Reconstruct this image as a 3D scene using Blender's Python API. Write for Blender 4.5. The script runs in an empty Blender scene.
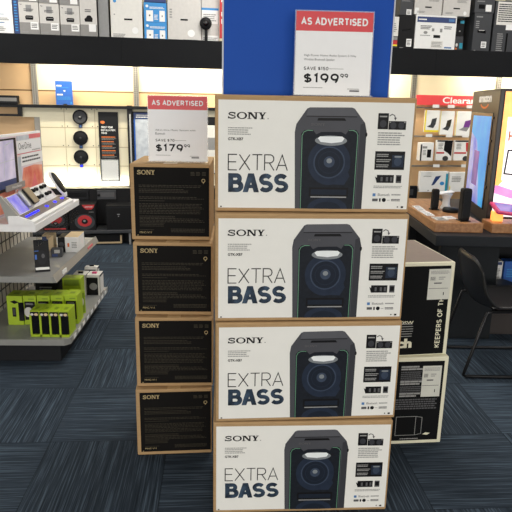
import bpy, bmesh, math, random
from mathutils import Vector, Matrix
random.seed(7)
scene = bpy.context.scene
COL = scene.collection
R = math.radians

# ------------------------------------------------------------------ materials
def lin(c):
    return tuple((v/255/12.92 if v/255 <= 0.04045 else ((v/255+0.055)/1.055)**2.4) for v in c) + (1.0,)
MATS = {}
def M(name, rgb=None, rough=0.6, metal=0.0, var=0.06, scale=30.0, bump=0.0, emit=0.0, alpha=None, rgb2=None, stretch=(1, 1, 1), spec=0.5):
    if rgb is None:
        return MATS[name]
    m = bpy.data.materials.new(name); m.use_nodes = True
    nt = m.node_tree; b = nt.nodes['Principled BSDF']
    tc = nt.nodes.new('ShaderNodeTexCoord'); mp = nt.nodes.new('ShaderNodeMapping')
    mp.inputs['Scale'].default_value = stretch
    nz = nt.nodes.new('ShaderNodeTexNoise'); nz.inputs['Scale'].default_value = scale; nz.inputs['Detail'].default_value = 4
    nt.links.new(tc.outputs['Object'], mp.inputs[0]); nt.links.new(mp.outputs[0], nz.inputs['Vector'])
    rp = nt.nodes.new('ShaderNodeValToRGB')
    c = lin(rgb); c2 = lin(rgb2) if rgb2 else None
    rp.color_ramp.elements[0].position = 0.3; rp.color_ramp.elements[1].position = 0.7
    rp.color_ramp.elements[0].color = tuple(max(0, v*(1-var)) for v in c[:3]) + (1,)
    rp.color_ramp.elements[1].color = c2 or (tuple(min(1, v*(1+var)) for v in c[:3]) + (1,))
    nt.links.new(nz.outputs['Fac'], rp.inputs['Fac'])
    nt.links.new(rp.outputs['Color'], b.inputs['Base Color'])
    b.inputs['Roughness'].default_value = rough; b.inputs['Metallic'].default_value = metal
    b.inputs['Specular IOR Level'].default_value = spec
    if bump:
        bp = nt.nodes.new('ShaderNodeBump'); bp.inputs['Strength'].default_value = bump; bp.inputs['Distance'].default_value = 0.002
        nt.links.new(nz.outputs['Fac'], bp.inputs['Height']); nt.links.new(bp.outputs[0], b.inputs['Normal'])
    if emit:
        nt.links.new(rp.outputs['Color'], b.inputs['Emission Color']); b.inputs['Emission Strength'].default_value = emit
    if alpha is not None:
        b.inputs['Alpha'].default_value = alpha
    MATS[name] = m
    return m

M('kraft', (174, 143, 104), 0.75, var=0.08, scale=18, bump=0.08, stretch=(1, 1, 6), spec=.12)
M('kraft_light', (214, 190, 150), 0.7, var=0.06, scale=14, bump=0.05)
M('tape', (196, 164, 118), 0.3, var=0.04)
M('print_white', (232, 231, 225), 0.7, var=0.015, scale=12, spec=.1)
M('paper', (236, 236, 236), 0.55, var=0.01, spec=.15)
M('white', (240, 240, 238), 0.5, var=0.02)
M('offwhite', (226, 224, 218), 0.55, var=0.03)
M('ink', (22, 22, 24), 0.45, var=0.05, spec=.12)
M('ink_soft', (150, 150, 148), 0.5, var=0.05, spec=.12)
M('ink_mid', (90, 90, 92), 0.5, var=0.05, spec=.12)
M('print_black', (22, 21, 20), 0.7, var=0.12, scale=6, spec=.08)
M('print_black_b', (17, 18, 19), 0.65, var=0.1, scale=6, spec=.1)
M('tan_ink', (176, 158, 118), 0.5, var=0.05, spec=.12)
M('tan_dim', (58, 53, 42), 0.55, var=0.08, spec=.2)
M('tan_faint', (46, 43, 37), 0.5, var=0.08)
M('bass_ink', (18, 22, 29), 0.45, rgb2=(66, 84, 104), scale=22, var=0.1, spec=.12)
M('spk_body', (74, 75, 80), 0.45, var=0.06, scale=8, spec=.12)
M('spk_top', (88, 89, 94), 0.45, var=0.04, spec=.12)
M('spk_side', (58, 59, 64), 0.45, var=0.05, spec=.12)
M('spk_grille', (29, 33, 40), 0.5, var=0.15, scale=60, spec=.12)
M('spk_blue', (37, 46, 62), 0.5, var=0.15, scale=25, spec=.12)
M('spk_blue_hi', (58, 69, 87), 0.5, var=0.12, scale=25, spec=.12)
M('spk_cone', (29, 36, 48), 0.5, var=0.1, spec=.12)
M('spk_green', (96, 150, 118), 0.5, var=0.05)
M('flash', (232, 236, 236), 0.5, var=0.02, spec=.12)
M('flash_dim', (120, 126, 130), 0.5, var=0.1)
M('bt_blue', (70, 120, 175), 0.5, var=0.04)
M('sign_red', (206, 44, 52), 0.4, var=0.02)
M('red', (190, 40, 44), 0.45, var=0.05)
M('clear_red', (238, 78, 82), 0.4, var=0.02)
M('blue_board', (22, 74, 164), 0.5, var=0.03, scale=5, spec=.12)
M('board_edge', (190, 194, 202), 0.6)
M('acrylic', (225, 228, 228), 0.12, var=0.01, alpha=0.28)
M('acrylic_skirt', (40, 42, 44), 0.15, var=0.02, alpha=0.2)
M('tan_panel', (226, 188, 142), 0.65, var=0.04, scale=4)
M('cream_wall', (246, 234, 200), 0.7, var=0.03, scale=3)
M('peg', (247, 238, 208), 0.6, var=0.02, scale=5)
M('groove', (196, 180, 140), 0.7)
M('joint_shadow', (128, 100, 66), 0.8)
M('black_metal', (28, 29, 32), 0.5, var=0.06, spec=.2)
M('black_plastic', (20, 20, 22), 0.5, var=0.06, spec=.2)
M('black_gloss', (14, 14, 16), 0.15, var=0.05)
M('valance', (29, 30, 32), 0.6, var=0.05, scale=4, spec=.08)
M('charcoal', (52, 54, 58), 0.5, var=0.05)
M('grey', (140, 140, 140), 0.5, var=0.05)
M('greybox', (206, 203, 198), 0.5, var=0.04)
M('greybox_dark', (140, 138, 135), 0.5, var=0.05)
M('silver', (176, 176, 172), 0.38, 0.7, var=0.04)
M('upright', (150, 146, 138), 0.45, 0.4, var=0.05)
M('hole', (20, 20, 20), 0.8)
M('blue', (34, 96, 186), 0.45, var=0.04)
M('sky_blue', (48, 142, 210), 0.45, var=0.04)
M('navy', (34, 58, 112), 0.45, var=0.05)
M('teal', (34, 150, 178), 0.45)
M('yellow', (240, 220, 40), 0.5)
M('orange', (226, 120, 52), 0.5)
M('green', (160, 186, 34), 0.42, var=0.05)
M('green_dark', (120, 146, 28), 0.45, var=0.05)
M('purple', (112, 52, 136), 0.5)
M('shelf_metal', (150, 150, 148), 0.45, 0.2, var=0.04, scale=8)
M('shelf_white', (240, 240, 240), 0.4, var=0.02)
M('rail_grey', (146, 146, 142), 0.4, 0.2, var=0.03)
M('grid_back', (206, 202, 190), 0.6, var=0.05)
M('grid_wire', (70, 68, 64), 0.5, 0.4)
M('wood', (150, 102, 62), 0.36, var=0.14, scale=7, bump=0.05, stretch=(6, 0.8, 6), rgb2=(180, 130, 86))
M('counter', (40, 43, 47), 0.45, var=0.05, spec=.12)
M('panel_dark', (32, 35, 38), 0.5, var=0.06, spec=.12)
M('modesty', (52, 46, 44), 0.5, var=0.06)
M('chair_shell', (26, 26, 27), 0.38, var=0.06)
M('chrome', (170, 170, 170), 0.25, 0.9)
M('chair_metal', (34, 34, 36), 0.28, 0.6)
M('taupe', (112, 100, 94), 0.4, var=0.04)
M('tower_side', (44, 39, 37), 0.4, var=0.05)
M('klipsch_white', (226, 222, 196), 0.55, var=0.04)
M('klipsch_top', (126, 112, 103), 0.5, var=0.05)
M('label_white', (206, 206, 196), 0.5, var=0.03)
M('screen_cyan', (24, 132, 214), 0.3, emit=0.55, rgb2=(60, 170, 232), scale=3)
M('screen_violet', (84, 104, 205), 0.3, emit=0.5, rgb2=(180, 186, 226), scale=6)
M('screen_white', (240, 236, 236), 0.3, emit=1.0, rgb2=(255, 240, 244), scale=4)
M('screen_orange', (255, 166, 70), 0.3, emit=1.0, rgb2=(255, 196, 110), scale=4)
M('screen_pink', (225, 110, 190), 0.3, emit=0.7, rgb2=(240, 160, 215), scale=5)
M('lit_orange', (255, 150, 70), 0.3, emit=1.6)
M('magenta', (205, 50, 110), 0.35)
M('tablet_screen', (80, 90, 160), 0.2, emit=0.5, rgb2=(130, 90, 170), scale=9)
M('led_blue', (10, 14, 255), 0.3, emit=4.0)
M('led_violet', (196, 192, 240), 0.4, emit=0.12, rgb2=(90, 80, 235), scale=9)
M('poster_warm', (236, 214, 204), 0.5, rgb2=(206, 198, 222), scale=4, var=0.03)
M('poster_coral', (214, 88, 72), 0.5, rgb2=(238, 180, 150), scale=7, var=0.06)
M('poster_pink', (220, 110, 118), 0.5)
M('car_screen', (150, 150, 190), 0.3, emit=0.25, rgb2=(214, 206, 226), scale=6)
M('ceiling_tile', (225, 225, 222), 0.8)
M('tan_cloth', (150, 134, 108), 0.6, var=0.05)
M('photo_grey', (176, 184, 196), 0.5, rgb2=(214, 220, 226), scale=14)
M('rubber', (20, 20, 20), 0.7)
M('lamp_emit', (255, 246, 225), 0.4, emit=8.0)

def carpet():
    m = bpy.data.materials.new('carpet_tiles'); m.use_nodes = True
    nt = m.node_tree; b = nt.nodes['Principled BSDF']; N = nt.nodes.new; L = nt.links.new
    def math_(op, a, bv=None, clamp=False):
        n = N('ShaderNodeMath'); n.operation = op; n.use_clamp = clamp
        for i, v in enumerate((a, bv)):
            if v is None: continue
            if isinstance(v, (int, float)): n.inputs[i].default_value = v
            else: L(v, n.inputs[i])
        return n.outputs[0]
    tc = N('ShaderNodeTexCoord'); mp = N('ShaderNodeMapping')
    mp.inputs['Rotation'].default_value = (0, 0, R(-4)); mp.inputs['Location'].default_value = (.813, -3.235, 0)
    L(tc.outputs['Object'], mp.inputs[0])
    sx = N('ShaderNodeSeparateXYZ'); L(mp.outputs[0], sx.inputs[0])
    T = 0.575
    tx = math_('DIVIDE', sx.outputs[0], T); ty = math_('DIVIDE', sx.outputs[1], T)
    fx = math_('FLOOR', tx); fy = math_('FLOOR', ty)
    par = math_('MODULO', math_('ABSOLUTE', math_('ADD', fx, fy)), 2.0)
    def stripes(sc):
        q = N('ShaderNodeMapping'); q.inputs['Scale'].default_value = sc
        L(mp.outputs[0], q.inputs[0])
        n = N('ShaderNodeTexNoise'); n.inputs['Scale'].default_value = 1.0; n.inputs['Detail'].default_value = 3; n.inputs['Roughness'].default_value = 0.7
        L(q.outputs[0], n.inputs['Vector']); return n.outputs['Fac']
    a = stripes((130, 2.2, 1)); c = stripes((2.2, 130, 1))
    mx = N('ShaderNodeMix'); mx.data_type = 'FLOAT'
    L(par, mx.inputs[0]); L(a, mx.inputs[2]); L(c, mx.inputs[3])
    rp = N('ShaderNodeValToRGB'); e = rp.color_ramp.elements
    e[0].position = 0.34; e[0].color = lin((30, 38, 47)); e[1].position = 0.70; e[1].color = lin((86, 101, 115))
    n2 = rp.color_ramp.elements.new(0.52); n2.color = lin((50, 60, 71))
    L(mx.outputs[0], rp.inputs[0])
    # tile tone and seam
    wn = N('ShaderNodeTexWhiteNoise'); wn.noise_dimensions = '2D'
    cb = N('ShaderNodeCombineXYZ'); L(fx, cb.inputs[0]); L(fy, cb.inputs[1]); L(cb.outputs[0], wn.inputs['Vector'])
    tone = math_('ADD', math_('MULTIPLY', wn.outputs['Value'], 0.35), 0.8)
    ex = math_('ABSOLUTE', math_('SUBTRACT', math_('FRACT', tx), 0.5)); ey = math_('ABSOLUTE', math_('SUBTRACT', math_('FRACT', ty), 0.5))
    seam = math_('GREATER_THAN', math_('MAXIMUM', ex, ey), 0.495)
    tone2 = math_('MULTIPLY', tone, math_('SUBTRACT', 1.0, math_('MULTIPLY', seam, 0.4)))
    hs = N('ShaderNodeHueSaturation'); L(rp.outputs[0], hs.inputs['Color']); L(tone2, hs.inputs['Value'])
    L(hs.outputs[0], b.inputs['Base Color'])
    b.inputs['Roughness'].default_value = 0.95; b.inputs['Specular IOR Level'].default_value = 0.15
    bp = N('ShaderNodeBump'); bp.inputs['Strength'].default_value = 0.35; bp.inputs['Distance'].default_value = 0.003
    L(mx.outputs[0], bp.inputs['Height']); L(bp.outputs[0], b.inputs['Normal'])
    MATS['carpet'] = m
carpet()

# ------------------------------------------------------------------ mesh builder
TEXT_CACHE = {}
def text_mesh(s, bold=0.0):
    key = (s, bold)
    if key not in TEXT_CACHE:
        cu = bpy.data.curves.new('txt', 'FONT'); cu.body = s; cu.size = 1.0; cu.offset = bold; cu.resolution_u = 3
        ob = bpy.data.objects.new('txt', cu); COL.objects.link(ob)
        bpy.context.view_layer.update()
        me = bpy.data.meshes.new_from_object(ob.evaluated_get(bpy.context.evaluated_depsgraph_get()))
        vs = [v.co.copy() for v in me.vertices]; fs = [tuple(p.vertices) for p in me.polygons]
        bpy.data.objects.remove(ob); bpy.data.curves.remove(cu); bpy.data.meshes.remove(me)
        xs = [v.x for v in vs]; ys = [v.y for v in vs]
        TEXT_CACHE[key] = (vs, fs, min(xs), max(xs), min(ys), max(ys))
    return TEXT_CACHE[key]

# stroke lettering: every glyph is a few centre lines in a unit box
def _arc(cx, cy, rx, ry, a0, a1, n=10):
    return [(cx+rx*math.cos(R(a0+(a1-a0)*i/n)), cy+ry*math.sin(R(a0+(a1-a0)*i/n))) for i in range(n+1)]
_S = _arc(.5, .745, .46, .255, 28, 270, 11)[:-1] + _arc(.5, .255, .5, .255, 90, -152, 11)
GLYPH = {
 'A': (1.0, [[(0, 0), (.5, 1), (1, 0)], [(.19, .33), (.81, .33)]]),
 'B': (.86, [[(0, 0), (0, 1), (.55, 1)] + _arc(.58, .765, .34, .235, 90, -90, 8) + [(0, .53)], [(.5, .53)] + _arc(.62, .265, .38, .265, 90, -90, 8) + [(0, 0)]]),
 'C': (.95, [_arc(.52, .5, .52, .5, 42, 318, 16)]),
 'D': (1.0, [[(0, 0), (0, 1), (.4, 1)] + _arc(.45, .5, .55, .5, 90, -90, 12) + [(0, 0)]]),
 'E': (.78, [[(1, 1), (0, 1), (0, 0), (1, 0)], [(0, .52), (.9, .52)]]),
 'F': (.75, [[(1, 1), (0, 1), (0, 0)], [(0, .52), (.9, .52)]]),
 'H': (.95, [[(0, 0), (0, 1)], [(1, 0), (1, 1)], [(0, .52), (1, .52)]]),
 'I': (.0, [[(.5, 0), (.5, 1)]]),
 'K': (.9, [[(0, 0), (0, 1)], [(1, 1), (.05, .45)], [(.35, .62), (1, 0)]]),
 'L': (.72, [[(0, 1), (0, 0), (1, 0)]]),
 'N': (1.0, [[(0, 0), (0, 1), (1, 0), (1, 1)]]),
 'O': (1.15, [_arc(.5, .5, .5, .5, 0, 360, 24)]),
 'P': (.82, [[(0, 0), (0, 1), (.55, 1)] + _arc(.6, .73, .4, .27, 90, -90, 8) + [(0, .46)]]),
 'R': (.86, [[(0, 0), (0, 1), (.55, 1)] + _arc(.58, .74, .38, .26, 90, -90, 8) + [(0, .48)], [(.5, .48), (1, 0)]]),
 'S': (.82, [_S]),
 'T': (.9, [[(0, 1), (1, 1)], [(.5, 1), (.5, 0)]]),
 'U': (.95, [[(0, 1), (0, .4)] + _arc(.5, .4, .5, .4, 180, 360, 10) + [(1, 1)]]),
 'V': (1.0, [[(0, 1), (.5, 0), (1, 1)]]),
 'W': (1.4, [[(0, 1), (.25, 0), (.5, .9), (.75, 0), (1, 1)]]),
 'X': (.95, [[(0, 0), (1, 1)], [(0, 1), (1, 0)]]),
 'Y': (.95, [[(0, 1), (.5, .45), (1, 1)], [(.5, .45), (.5, 0)]]),
 '$': (.78, [_arc(.5, .70, .46, .20, 28, 270, 10)[:-1] + _arc(.5, .29, .5, .21, 90, -152, 10), [(.5, 1.08), (.5, -.08)]]),
 '0': (.82, [_arc(.5, .5, .5, .5, 0, 360, 20)]),
 '1': (.38, [[(0, .82), (.75, 1), (.75, 0)]]),
 '5': (.8, [[(.92, 1), (.14, 1), (.08, .56)] + _arc(.46, .32, .52, .32, 128, -150, 12)]),
 '7': (.82, [[(0, 1), (1, 1), (.32, 0)]]),
 '9': (.82, [_arc(.5, .67, .5, .33, 0, 360, 18), [(1, .67), (.86, .25), (.62, 0)]]),
 '-': (.4, [[(0, .45), (1, .45)]]),
}
class MB:
    def __init__(s): s.v = []; s.f = []; s.m = []; s.mats = []; s.smooth = []; s.e = 0
    def mi(s, mat):
        if mat not in s.mats: s.mats.append(mat)
        return s.mats.index(mat)
    def add(s, vs, fs, mat, smooth=False):
        o = len(s.v); k = s.mi(mat); s.v += [Vector(v) for v in vs]
        for f in fs: s.f.append(tuple(i+o for i in f)); s.m.append(k); s.smooth.append(smooth)
    def box(s, x0, y0, z0, x1, y1, z1, mat, bev=0.0, xf=None):
        bm = bmesh.new()
        vs = [bm.verts.new(p) for p in ((x0,y0,z0),(x1,y0,z0),(x1,y1,z0),(x0,y1,z0),(x0,y0,z1),(x1,y0,z1),(x1,y1,z1),(x0,y1,z1))]
        for f in ((0,3,2,1),(4,5,6,7),(0,1,5,4),(1,2,6,5),(2,3,7,6),(3,0,4,7)): bm.faces.new([vs[i] for i in f])
        if bev:
            bmesh.ops.bevel(bm, geom=list(bm.edges), offset=min(bev, .45*min(abs(x1-x0), abs(y1-y0), abs(z1-z0))), segments=2, affect='EDGES', profile=0.5)
        if xf is not None: bmesh.ops.transform(bm, matrix=xf, verts=bm.verts)
        bm.verts.index_update()
        s.add([v.co.copy() for v in bm.verts], [tuple(v.index for v in f.verts) for f in bm.faces], mat); bm.free()
        return s
    def prism(s, pts, axis, a0, a1, mat):
        # polygon pts in the other two axes extruded along axis
        n = len(pts)
        def P(p, a): return {'x': (a, p[0], p[1]), 'y': (p[0], a, p[1]), 'z': (p[0], p[1], a)}[axis]
        vs = [P(p, a0) for p in pts] + [P(p, a1) for p in pts]
        fs = [tuple(range(n)), tuple(range(2*n-1, n-1, -1))] + [(i, (i+1) % n, n+(i+1) % n, n+i) for i in range(n)]
        s.add(vs, fs, mat); return s
    def tube(s, path, r, mat, seg=8, caps=True):
        P = [Vector(p) for p in path]; rings = []
        for i, p in enumerate(P):
            t = ((P[min(i+1, len(P)-1)]-p).normalized() + (p-P[max(i-1, 0)]).normalized()).normalized()
            a = t.orthogonal().normalized() if i == 0 else (a - t*a.dot(t)).normalized()
            b = t.cross(a)
            rings.append([p + (a*math.cos(2*math.pi*k/seg) + b*math.sin(2*math.pi*k/seg))*r for k in range(seg)])
        vs = [v for q in rings for v in q]
        fs = [(i*seg+k, i*seg+(k+1) % seg, (i+1)*seg+(k+1) % seg, (i+1)*seg+k) for i in range(len(P)-1) for k in range(seg)]
        if caps: fs += [tuple(range(seg))[::-1], tuple((len(P)-1)*seg+k for k in range(seg))]
        s.add(vs, fs, mat, True); return s
    def lathe(s, prof, mat, seg=28, c=(0, 0, 0), axis='z'):
        vs = []; n = len(prof)
        for r, h in prof:
            for k in range(seg):
                a = 2*math.pi*k/seg; q = (r*math.cos(a), r*math.sin(a), h)
                if axis == 'y': q = (q[0], q[2], q[1])
                vs.append((q[0]+c[0], q[1]+c[1], q[2]+c[2]))
        fs = [(i*seg+k, i*seg+(k+1) % seg, (i+1)*seg+(k+1) % seg, (i+1)*seg+k) for i in range(n-1) for k in range(seg)]
        fs += [tuple(range(seg)), tuple((n-1)*seg+k for k in range(seg))]
        s.add(vs, fs, mat, True); return s
    # flat print on the plane y = const (facing -y) : k is the ink layer
    Y0 = 0.0
    def _p(s, x, z, k): return (x, s.Y0 - 0.0006 - 0.0004*k - 0.000009*(s.e % 36), z)   # coplanar inks stay a hair apart
    def poly(s, pts, mat, k=1):
        s.e += 1
        s.add([s._p(x, z, k) for x, z in pts], [tuple(range(len(pts)))], mat)
    def rect(s, x0, z0, x1, z1, mat, k=1):
        s.poly([(x0, z0), (x1, z0), (x1, z1), (x0, z1)], mat, k)
    def ell(s, cx, cz, rx, rz, mat, k=1, n=28):
        s.poly([(cx+rx*math.cos(2*math.pi*i/n), cz+rz*math.sin(2*math.pi*i/n)) for i in range(n)], mat, k)
    def ring(s, cx, cz, ro, ri, mat, k=1, n=28, ro2=None, ri2=None, a0=0, a1=2*math.pi):
        ro2 = ro2 or ro; ri2 = ri2 or ri; vs = []; s.e += 1
        for i in range(n+1):
            a = a0+(a1-a0)*i/n
            vs += [s._p(cx+ro*math.cos(a), cz+ro2*math.sin(a), k), s._p(cx+ri*math.cos(a), cz+ri2*math.sin(a), k)]
        s.add(vs, [(2*i, 2*i+2, 2*i+3, 2*i+1) for i in range(n)], mat)
    def line(s, pts, w, mat, k=1):
        for i in range(len(pts)-1):
            a = Vector(pts[i]); b = Vector(pts[i+1]); d = (b-a).normalized(); n = Vector((-d.y, d.x))*w/2; e = d*w*0.35
            s.poly([tuple(a-e+n), tuple(a-e-n), tuple(b+e-n), tuple(b+e+n)], mat, k)
    def text(s, t, x0, z0, x1, z1, mat, k=1, bold=0.0, rot=False):
        vs, fs, a, b, c, d = text_mesh(t, bold); s.e += 1
        if rot:   # reads upwards
            out = [s._p(x1-(v.y-c)/(d-c)*(x1-x0), z0+(v.x-a)/(b-a)*(z1-z0), k) for v in vs]
        else:
            out = [s._p(x0+(v.x-a)/(b-a)*(x1-x0), z0+(v.y-c)/(d-c)*(z1-z0), k) for v in vs]
        s.add(out, fs, mat)
    def ribbon(s, pts, w, mat, k=1):
        s.e += 1; P = [Vector(p) for p in pts]; n = len(P); vs = []
        closed = (P[0]-P[-1]).length < 1e-9
        for i in range(n):
            a = P[i-1] if i else (P[-2] if closed else None); b = P[i+1] if i < n-1 else (P[1] if closed else None)
            d0 = (P[i]-a).normalized() if a is not None else None; d1 = (b-P[i]).normalized() if b is not None else None
            d0 = d0 or d1; d1 = d1 or d0
            n0 = Vector((-d0.y, d0.x)); n1 = Vector((-d1.y, d1.x)); m = (n0+n1)
            m = m.normalized() if m.length > 1e-6 else n0
            L = w/2/max(.42, m.dot(n0))
            vs += [s._p(*(P[i]+m*L), k), s._p(*(P[i]-m*L), k)]
        s.add(vs, [(2*i, 2*i+2, 2*i+3, 2*i+1) for i in range(n-1)], mat)
    def strokes(s, t, x0, z0, x1, z1, mat, k=1, wt=.16, gap=.22, rot=False):
        # wt: stroke weight as a share of the height
        adv = []; x = 0
        for ch in t:
            if ch == ' ': x += .42; adv.append(None); continue
            adv.append(x); x += GLYPH[ch][0]*(.72 if ch != 'I' else 1) + wt + gap*.6
        tot = x-gap*.6
        h = (x1-x0) if rot else (z1-z0); W = (z1-z0) if rot else (x1-x0); sx = W/tot; w = wt*h
        for ch, a in zip(t, adv):
            if a is None: continue
            gw, st = GLYPH[ch]; gw *= .72
            for q in st:
                out = []
                for gx, gy in q:
                    X = (a+wt/2)*sx + gx*gw*sx if ch != 'I' else (a+wt/2)*sx; Z = w/2+gy*(h-w)
                    out.append((x1-Z, z0+X) if rot else (x0+X, z0+Z))
                s.ribbon(out, w, mat, k)
    def micro(s, x0, z0, x1, z1, n, mat, k=1, fill=0.55, word=0.05, ragged=0.15):
        # rows of dashes: print too small to read
        h = (z1-z0)/n
        for i in range(n):
            z = z1-(i+1)*h+h*(1-fill)/2; x = x0; end = x1-random.random()*ragged*(x1-x0)
            while x < end:
                w = min(word*(0.5+random.random())*(x1-x0), end-x)
                if w > 0: s.rect(x, z, x+w, z+h*fill, mat, k)
                x += w+0.012*(x1-x0)
    def build(s, name, parent=None):
        me = bpy.data.meshes.new(name)
        me.from_pydata([tuple(v) for v in s.v], [], s.f)
        for m in s.mats: me.materials.append(MATS[m])
        me.polygons.foreach_set('material_index', s.m); me.polygons.foreach_set('use_smooth', s.smooth)
        me.update()
        o = bpy.data.objects.new(name, me); COL.objects.link(o)
        if parent is not None: o.parent = parent
        return o

def tag(o, label, cat, group=None):
    o['label'] = label; o['category'] = cat
    if group: o['group'] = group
    return o
def thing(name, label, cat, loc=(0, 0, 0), rz=0.0, group=None):
    o = bpy.data.objects.new(name, None); o.empty_display_size = 0.05; COL.objects.link(o)
    o.location = loc; o.rotation_euler = (0, 0, rz)
    return tag(o, label, cat, group)
def dup(root, loc, rz, label, group=None):
    r = root.copy(); COL.objects.link(r); r.location = loc; r.rotation_euler = (0, 0, rz); r['label'] = label
    if group: r['group'] = group
    for ch in list(root.children):
        c = ch.copy(); COL.objects.link(c); c.parent = r
        for g in list(ch.children):
            d = g.copy(); COL.objects.link(d); d.parent = c
    return r
def struct(mb, name):
    o = mb.build(name); o['kind'] = 'structure'; return o

# wall frame: s along the back wall, n away from the shop floor, z up
WY = R(10); W0 = Vector((0, 7.10, 0))
def wl(s, n, z): return W0 + Vector((math.cos(WY), math.sin(WY), 0))*s + Vector((-math.sin(WY), math.cos(WY), 0))*n + Vector((0, 0, z))
def wmat(): return Matrix.Translation(W0) @ Matrix.Rotation(WY, 4, 'Z')

# ------------------------------------------------------------------ setting
m = MB(); m.box(-7, -10, -0.05, 8, 9.6, 0, 'carpet'); struct(m, 'floor')
m = MB(); m.box(-7, -10, 3.9, 8, 9.6, 3.95, 'ceiling_tile'); struct(m, 'ceiling')
m = MB(); m.box(-5, 0.62, 0, 6.5, 0.72, 3.9, 'cream_wall', xf=wmat()); struct(m, 'wall_back')

# ------------------------------------------------------------------ speaker cartons (front stack)
def sony(mb, x0, z0, x1, z1, mat, k=2):
    w = x1-x0; h = z1-z0
    def X(t): return x0+t*w
    def Z(t): return z0+t*h
    def rc(a, b, c, d): mb.rect(X(a), Z(b), X(c), Z(d), mat, k)
    # S
    cx = .105; pts = []
    for i in range(9):
        a = R(20+i*31.25); pts.append((cx+.078*math.cos(a), .735+.185*math.sin(a)))
    for i in range(9):
        a = R(90-i*31.25); pts.append((cx+.085*math.cos(a), .28+.2*math.sin(a)))
    q = [(X(a), Z(b)) for a, b in pts]
    mb.ribbon(q, h*.17, mat, k)
    rc(.0, .04, .028, .36); rc(.165, .62, .193, .96)
    # O
    mb.ring(X(.365), Z(.5), w*.135, w*.085, mat, k, 28, h*.52, h*.39)
    # N
    rc(.535, .06, .575, .94); rc(.715, .06, .755, 1); rc(.51, 0, .61, .09); rc(.51, .91, .6, 1); rc(.685, .91, .79, 1)
    mb.poly([(X(.535), Z(1)), (X(.61), Z(1)), (X(.755), Z(0)), (X(.70), Z(0))], mat, k)
    # Y
    mb.poly([(X(.81), Z(1)), (X(.87), Z(1)), (X(.925), Z(.5)), (X(.87), Z(.42))], mat, k)
    mb.poly([(X(.985), Z(1)), (X(.955), Z(1)), (X(.89), Z(.5)), (X(.925), Z(.42))], mat, k)
    rc(.87, .0, .925, .5); rc(.835, 0, .96, .09); rc(.79, .91, .89, 1); rc(.93, .91, 1, 1)

def extra_bass(mb):
    mb.strokes('EXTRA', -.3135, .1510, -.0965, .2100, 'ink', 2, .062, .16)
    z0, z1 = .0725, .1410; h = z1-z0; ink = 'bass_ink'; w = .0165
    # B: stem, three bars, two bowls
    x = -.3120; zm = z0+.53*h; r1 = (z1-zm+w*.45)/2; r2 = (zm-z0+w*.45)/2
    mb.rect(x, z0, x+.0185, z1, ink, 2)
    for za, zb, xe in ((z1-w, z1, x+.030), (zm-w*.45, zm+w*.45, x+.031), (z0, z0+w, x+.032)): mb.rect(x+.0185, za, xe, zb, ink, 2)
    mb.ring(x+.030, z1-r1, r1, r1-w, ink, 2, 14, r1, r1-w*.98, -math.pi/2, math.pi/2)
    mb.ring(x+.032, z0+r2, r2+.002, r2-w, ink, 2, 14, r2, r2-w*.98, -math.pi/2, math.pi/2)
    # A
    a, b = -.2590, -.1995; c = (a+b)/2
    mb.poly([(a, z0), (a+.0190, z0), (c+.0095, z1), (c-.0105, z1)], ink, 2); mb.poly([(b-.0190, z0), (b, z0), (c+.0105, z1), (c-.0095, z1)], ink, 2)
    mb.rect(a+.015, z0+.015, b-.015, z0+.0275, ink, 2)
    for a, b in ((-.2010, -.1490), (-.1465, -.0930)): mb.strokes('S', a, z0, b, z1, ink, 2, .235)

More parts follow.
